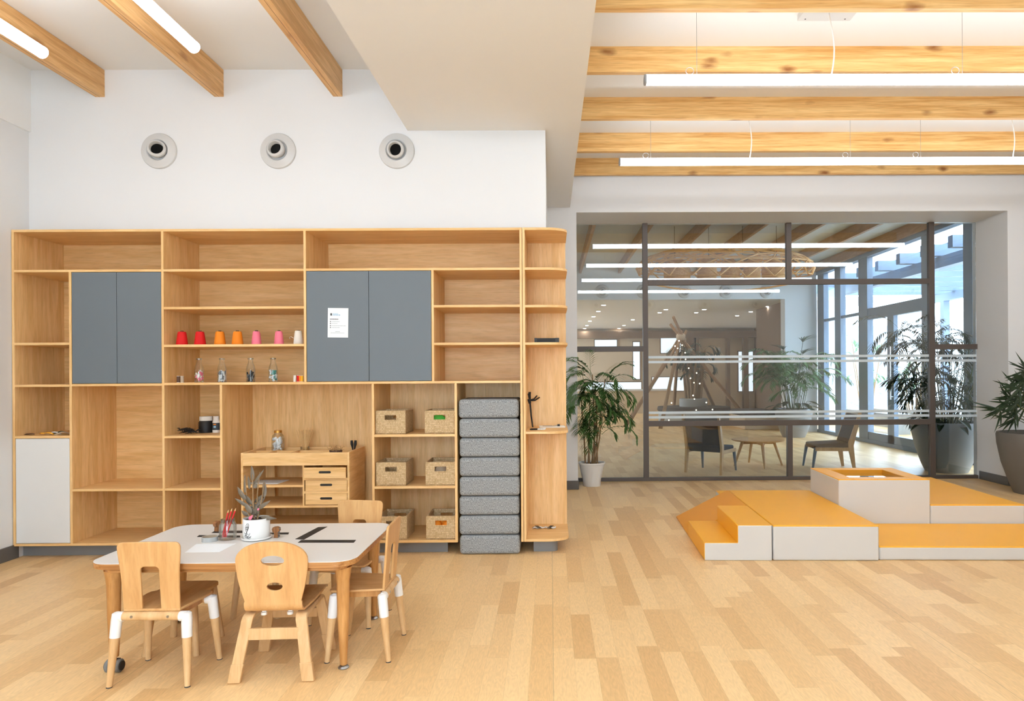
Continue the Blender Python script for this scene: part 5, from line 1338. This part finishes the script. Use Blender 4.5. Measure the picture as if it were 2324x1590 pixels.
# white pot with bamboo palm by the wall
p = wz(1343, 1099); py_ = 8.60; px_ = gx(1343, 1075, py_)
t = thing('potted_palm', 'bushy green palm in a white pot at the left end of the partition', 'plant', (px_, py_, 0))
r_ = .170; hg = gz(1343, 1048, py_)
MB().lathe([(.0001, 0), (r_ * .64, 0), (r_ * .66, .01), (r_ * .68, hg * .28), (r_ * .82, hg * .62), (r_ * .93, hg * .92), (r_ * 1.0, hg * .93), (r_ * 1.0, hg), (r_ * .92, hg), (r_ * .88, hg * .92), (.0001, hg * .9)], n=48).build('pot', M['potw'], t, world=False)
MB().lathe([(.0001, hg * .93), (r_ * .87, hg * .925), (r_ * .87, hg * .91), (.0001, hg * .91)]).build('soil', M['soil'], t, world=False)
st = MB(); f = MB(); rng = random.Random(21)
can = [((1328, 1046), (1318, 905)), ((1335, 1046), (1338, 890)), ((1343, 1046), (1356, 905)), ((1350, 1046), (1366, 940)), ((1356, 1046), (1350, 870)), ((1338, 1046), (1330, 960)), ((1346, 1046), (1372, 860)), ((1350, 1046), (1345, 850))]
for k, (a_, c_) in enumerate(can):
    dy = rng.uniform(-.05, .05); b0 = wy(*a_, py_) - Vector((px_, py_, 0)); b0.y = dy; b0.z = hg * .9; tt = wy(*c_, py_) - Vector((px_, py_, 0)); tt.y = dy * 2 - .03
    st.tube([b0, b0.lerp(tt, .5) + Vector((.01, 0, 0)), tt], [.010, .009, .006], 8)
    for j in range(7):
        az = rng.choice((rng.uniform(-.5, .5), rng.uniform(PI - .5, PI + .5), rng.uniform(-PI * .8, -PI * .2))); q_ = tt - Vector((0, 0, rng.uniform(0, .22)))
        if az > 2 and q_.x < -.02: az = rng.uniform(-PI * .65, -PI * .35)
        frond(f, q_, az, rng.uniform(.35, 1.25), rng.uniform(.34, .52), rng.uniform(.9, 2.0), 12, .165, .012, rng=rng)
# named outer fronds: up right, drooping right, low right, out left over the wall strip
def fr2(px, py, az, el, L_, dr, ll=.16, n=10):
    q_ = wy(px, py, py_) - Vector((px_, py_, 0)); q_.y = -.03; frond(f, q_, az, el, L_, dr, n, ll, .010, rng=rng)
fr2(1365, 890, R(-15), 1.15, .50, 1.2); fr2(1375, 870, R(-5), 1.25, .45, .9); fr2(1340, 850, R(95), 1.45, .35, .5)
fr2(1380, 900, R(-5), .8, .52, 2.2, .17, 13); fr2(1365, 985, R(-8), .75, .60, 1.7, .12, 12); fr2(1365, 940, R(-20), .6, .55, 1.8)
fr2(1335, 880, R(-140), .8, .48, 1.9, .15, 11); fr2(1330, 900, R(-155), .6, .42, 2.2, .15, 11); fr2(1325, 870, R(-110), 1.2, .40, 1.4); fr2(1330, 960, R(-95), .5, .35, 2.2); fr2(1322, 940, R(-100), .2, .35, 2.0)
clampv(f, t.location, reveal_clamp); f.build('foliage', M['leaf'], t, world=False, smooth=False, recalc=False); st.build('stem', M['stem'], t, world=False)

# near planter at the right edge with a lady palm
NX, NY, NR, NH = 5.60, 7.80, .41, .70
planter((NX, NY, 0), NR, NH, 'dark grey planter cut by the right edge of the photo', M['potgd'], .58)
t = thing('lady_palm', 'dark lady palm with finger-like leaves at the right edge', 'plant', (NX, NY, NH * .93))
f = MB(); st = MB(); rng = random.Random(12)
fans = [((2290, 905), -1.0), ((2300, 880), -.2), ((2315, 862), .4), ((2285, 930), -1.9), ((2318, 900), -.6), ((2322, 935), -1.4), ((2320, 845), .9), ((2300, 915), 2.6), ((2330, 870), .2), ((2350, 890), -.4), ((2340, 920), -1.2), ((2360, 850), .5), ((2380, 880), 0), ((2318, 950), -2.2), ((2335, 840), 1.0)]
for k, ((fx_, fy_), tw) in enumerate(fans):
    q_ = wy(fx_, fy_, NY - .12) - Vector((NX, NY, NH * .93)); q_.y = -.12 + rng.uniform(-.12, .12)
    a0_ = (PI if fx_ < 2325 else rng.uniform(2, 4)) 
    st.tube([(rng.uniform(-.1, .1), rng.uniform(-.08, .08), 0), (q_.x * .35, q_.y * .5, q_.z * .6), q_], [.008, .006, .003], 6)
    for j in range(8):
        aa = a0_ + (-1.25 + 2.5 * j / 7) ; e_ = rng.uniform(-.35, .35) + .25 * math.cos(j + k)
        d = Vector((math.cos(aa) * math.cos(e_), .35 * math.sin(aa) - .15, math.sin(aa) * .75 * (1 if k % 2 else -1) + math.sin(e_) - .15)).normalized() * rng.uniform(.20, .34)
        leafblade(f, q_, q_ + d, .0115, up=Vector((0, -1, .2)), bend=rng.uniform(-.08, .1))
f.build('foliage', M['leafd'], t, world=False, smooth=False, recalc=False); st.build('stem', M['gstem'], t, world=False)

# ------------------------------------------------------------------ outdoors beyond the facade
struct(MB().box(9.0, 40, -10, 45, -.12, -.02).build('ground_paving', M['ground'], smooth=False))
# pergola
t = thing('pergola', 'grey slatted pergola roof outside the facade', 'pergola', (8.3, 13, 0))
for x in (6.9, 10.2): MB().box(x, x + .16, 5.0, 18.5, 3.25, 3.45).build('beam', M['bframe'], t, smooth=False)
for k in range(16):
    y = 5.2 + .85 * k; MB().box(6.62, 11.2, y, y + .14, 3.46, 3.66).build('rafter', M['bframe'], t, smooth=False)
for k in range(5): MB().box(7.2 + k * .75, 7.32 + k * .75, 5.0, 18.5, 3.67, 3.75).build('purlin', M['bframe'], t, smooth=False)
for y in (10.8, 17.6): MB().box(10.2, 10.36, y, y + .16, -.02, 3.25).build('post', M['bframe'], t, smooth=False)
t = tag(center(MB().box(9.5, 20, 27, 27.3, -.02, 3.3).build('garden_building', M['bwall'], smooth=False)), 'pale rendered wall of the building across the garden', 'building')
o = center(MB().box(9.6, 12.2, 24.0, 24.4, -.02, 3.05).build('pebbledash_wall', M['rough'], smooth=False)); tag(o, 'speckled grey stone wall outside the facade doors', 'wall')
o = center(MB().box(8.6, 9.2, 11, 18.4, -.02, .45).build('garden_planter', M['stone'], smooth=False)); tag(o, 'low pale garden wall outside the facade', 'wall')
for k, (x, y, hh_) in enumerate(((9.6, 20.6, 2.6), (8.9, 16.6, 1.6), (8.9, 13.4, 1.2))):
    t = thing('garden_shrub', ['thin green tree outside, left of the facade doors', 'green shrub seen between the facade doors outside', 'low green shrub outside beside the large planter'][k], 'shrub', (x, y, .45 if k else -.02))
    f = MB(); st = MB(); palm(f, st, (0, 0, 0), n=9, hgt=hh_, L_=.5, seed=30 + k, spread=.2, lean=.15, ll=.12, lw=.03, n_l=8, sr=.02)
    f.build('foliage', M['leafg'], t, world=False, smooth=False, recalc=False); st.build('stem', M['stem'], t, world=False)
for k in range(2):
    t = thing('garden_bench', ['long slatted bench outside, nearer one', 'long slatted bench outside, farther one'][k], 'bench', (7.9, 11.5 + 5 * k, 0))
    MB().box(-.25, .25, -1.3, 1.3, .40, .46).build('seat', M['potg'], t, world=False); MB().box(-.2, .2, -1.2, -1.0, -.02, .4).box(-.2, .2, 1.0, 1.2, -.02, .4).build('support', M['concrete'], t, world=False)
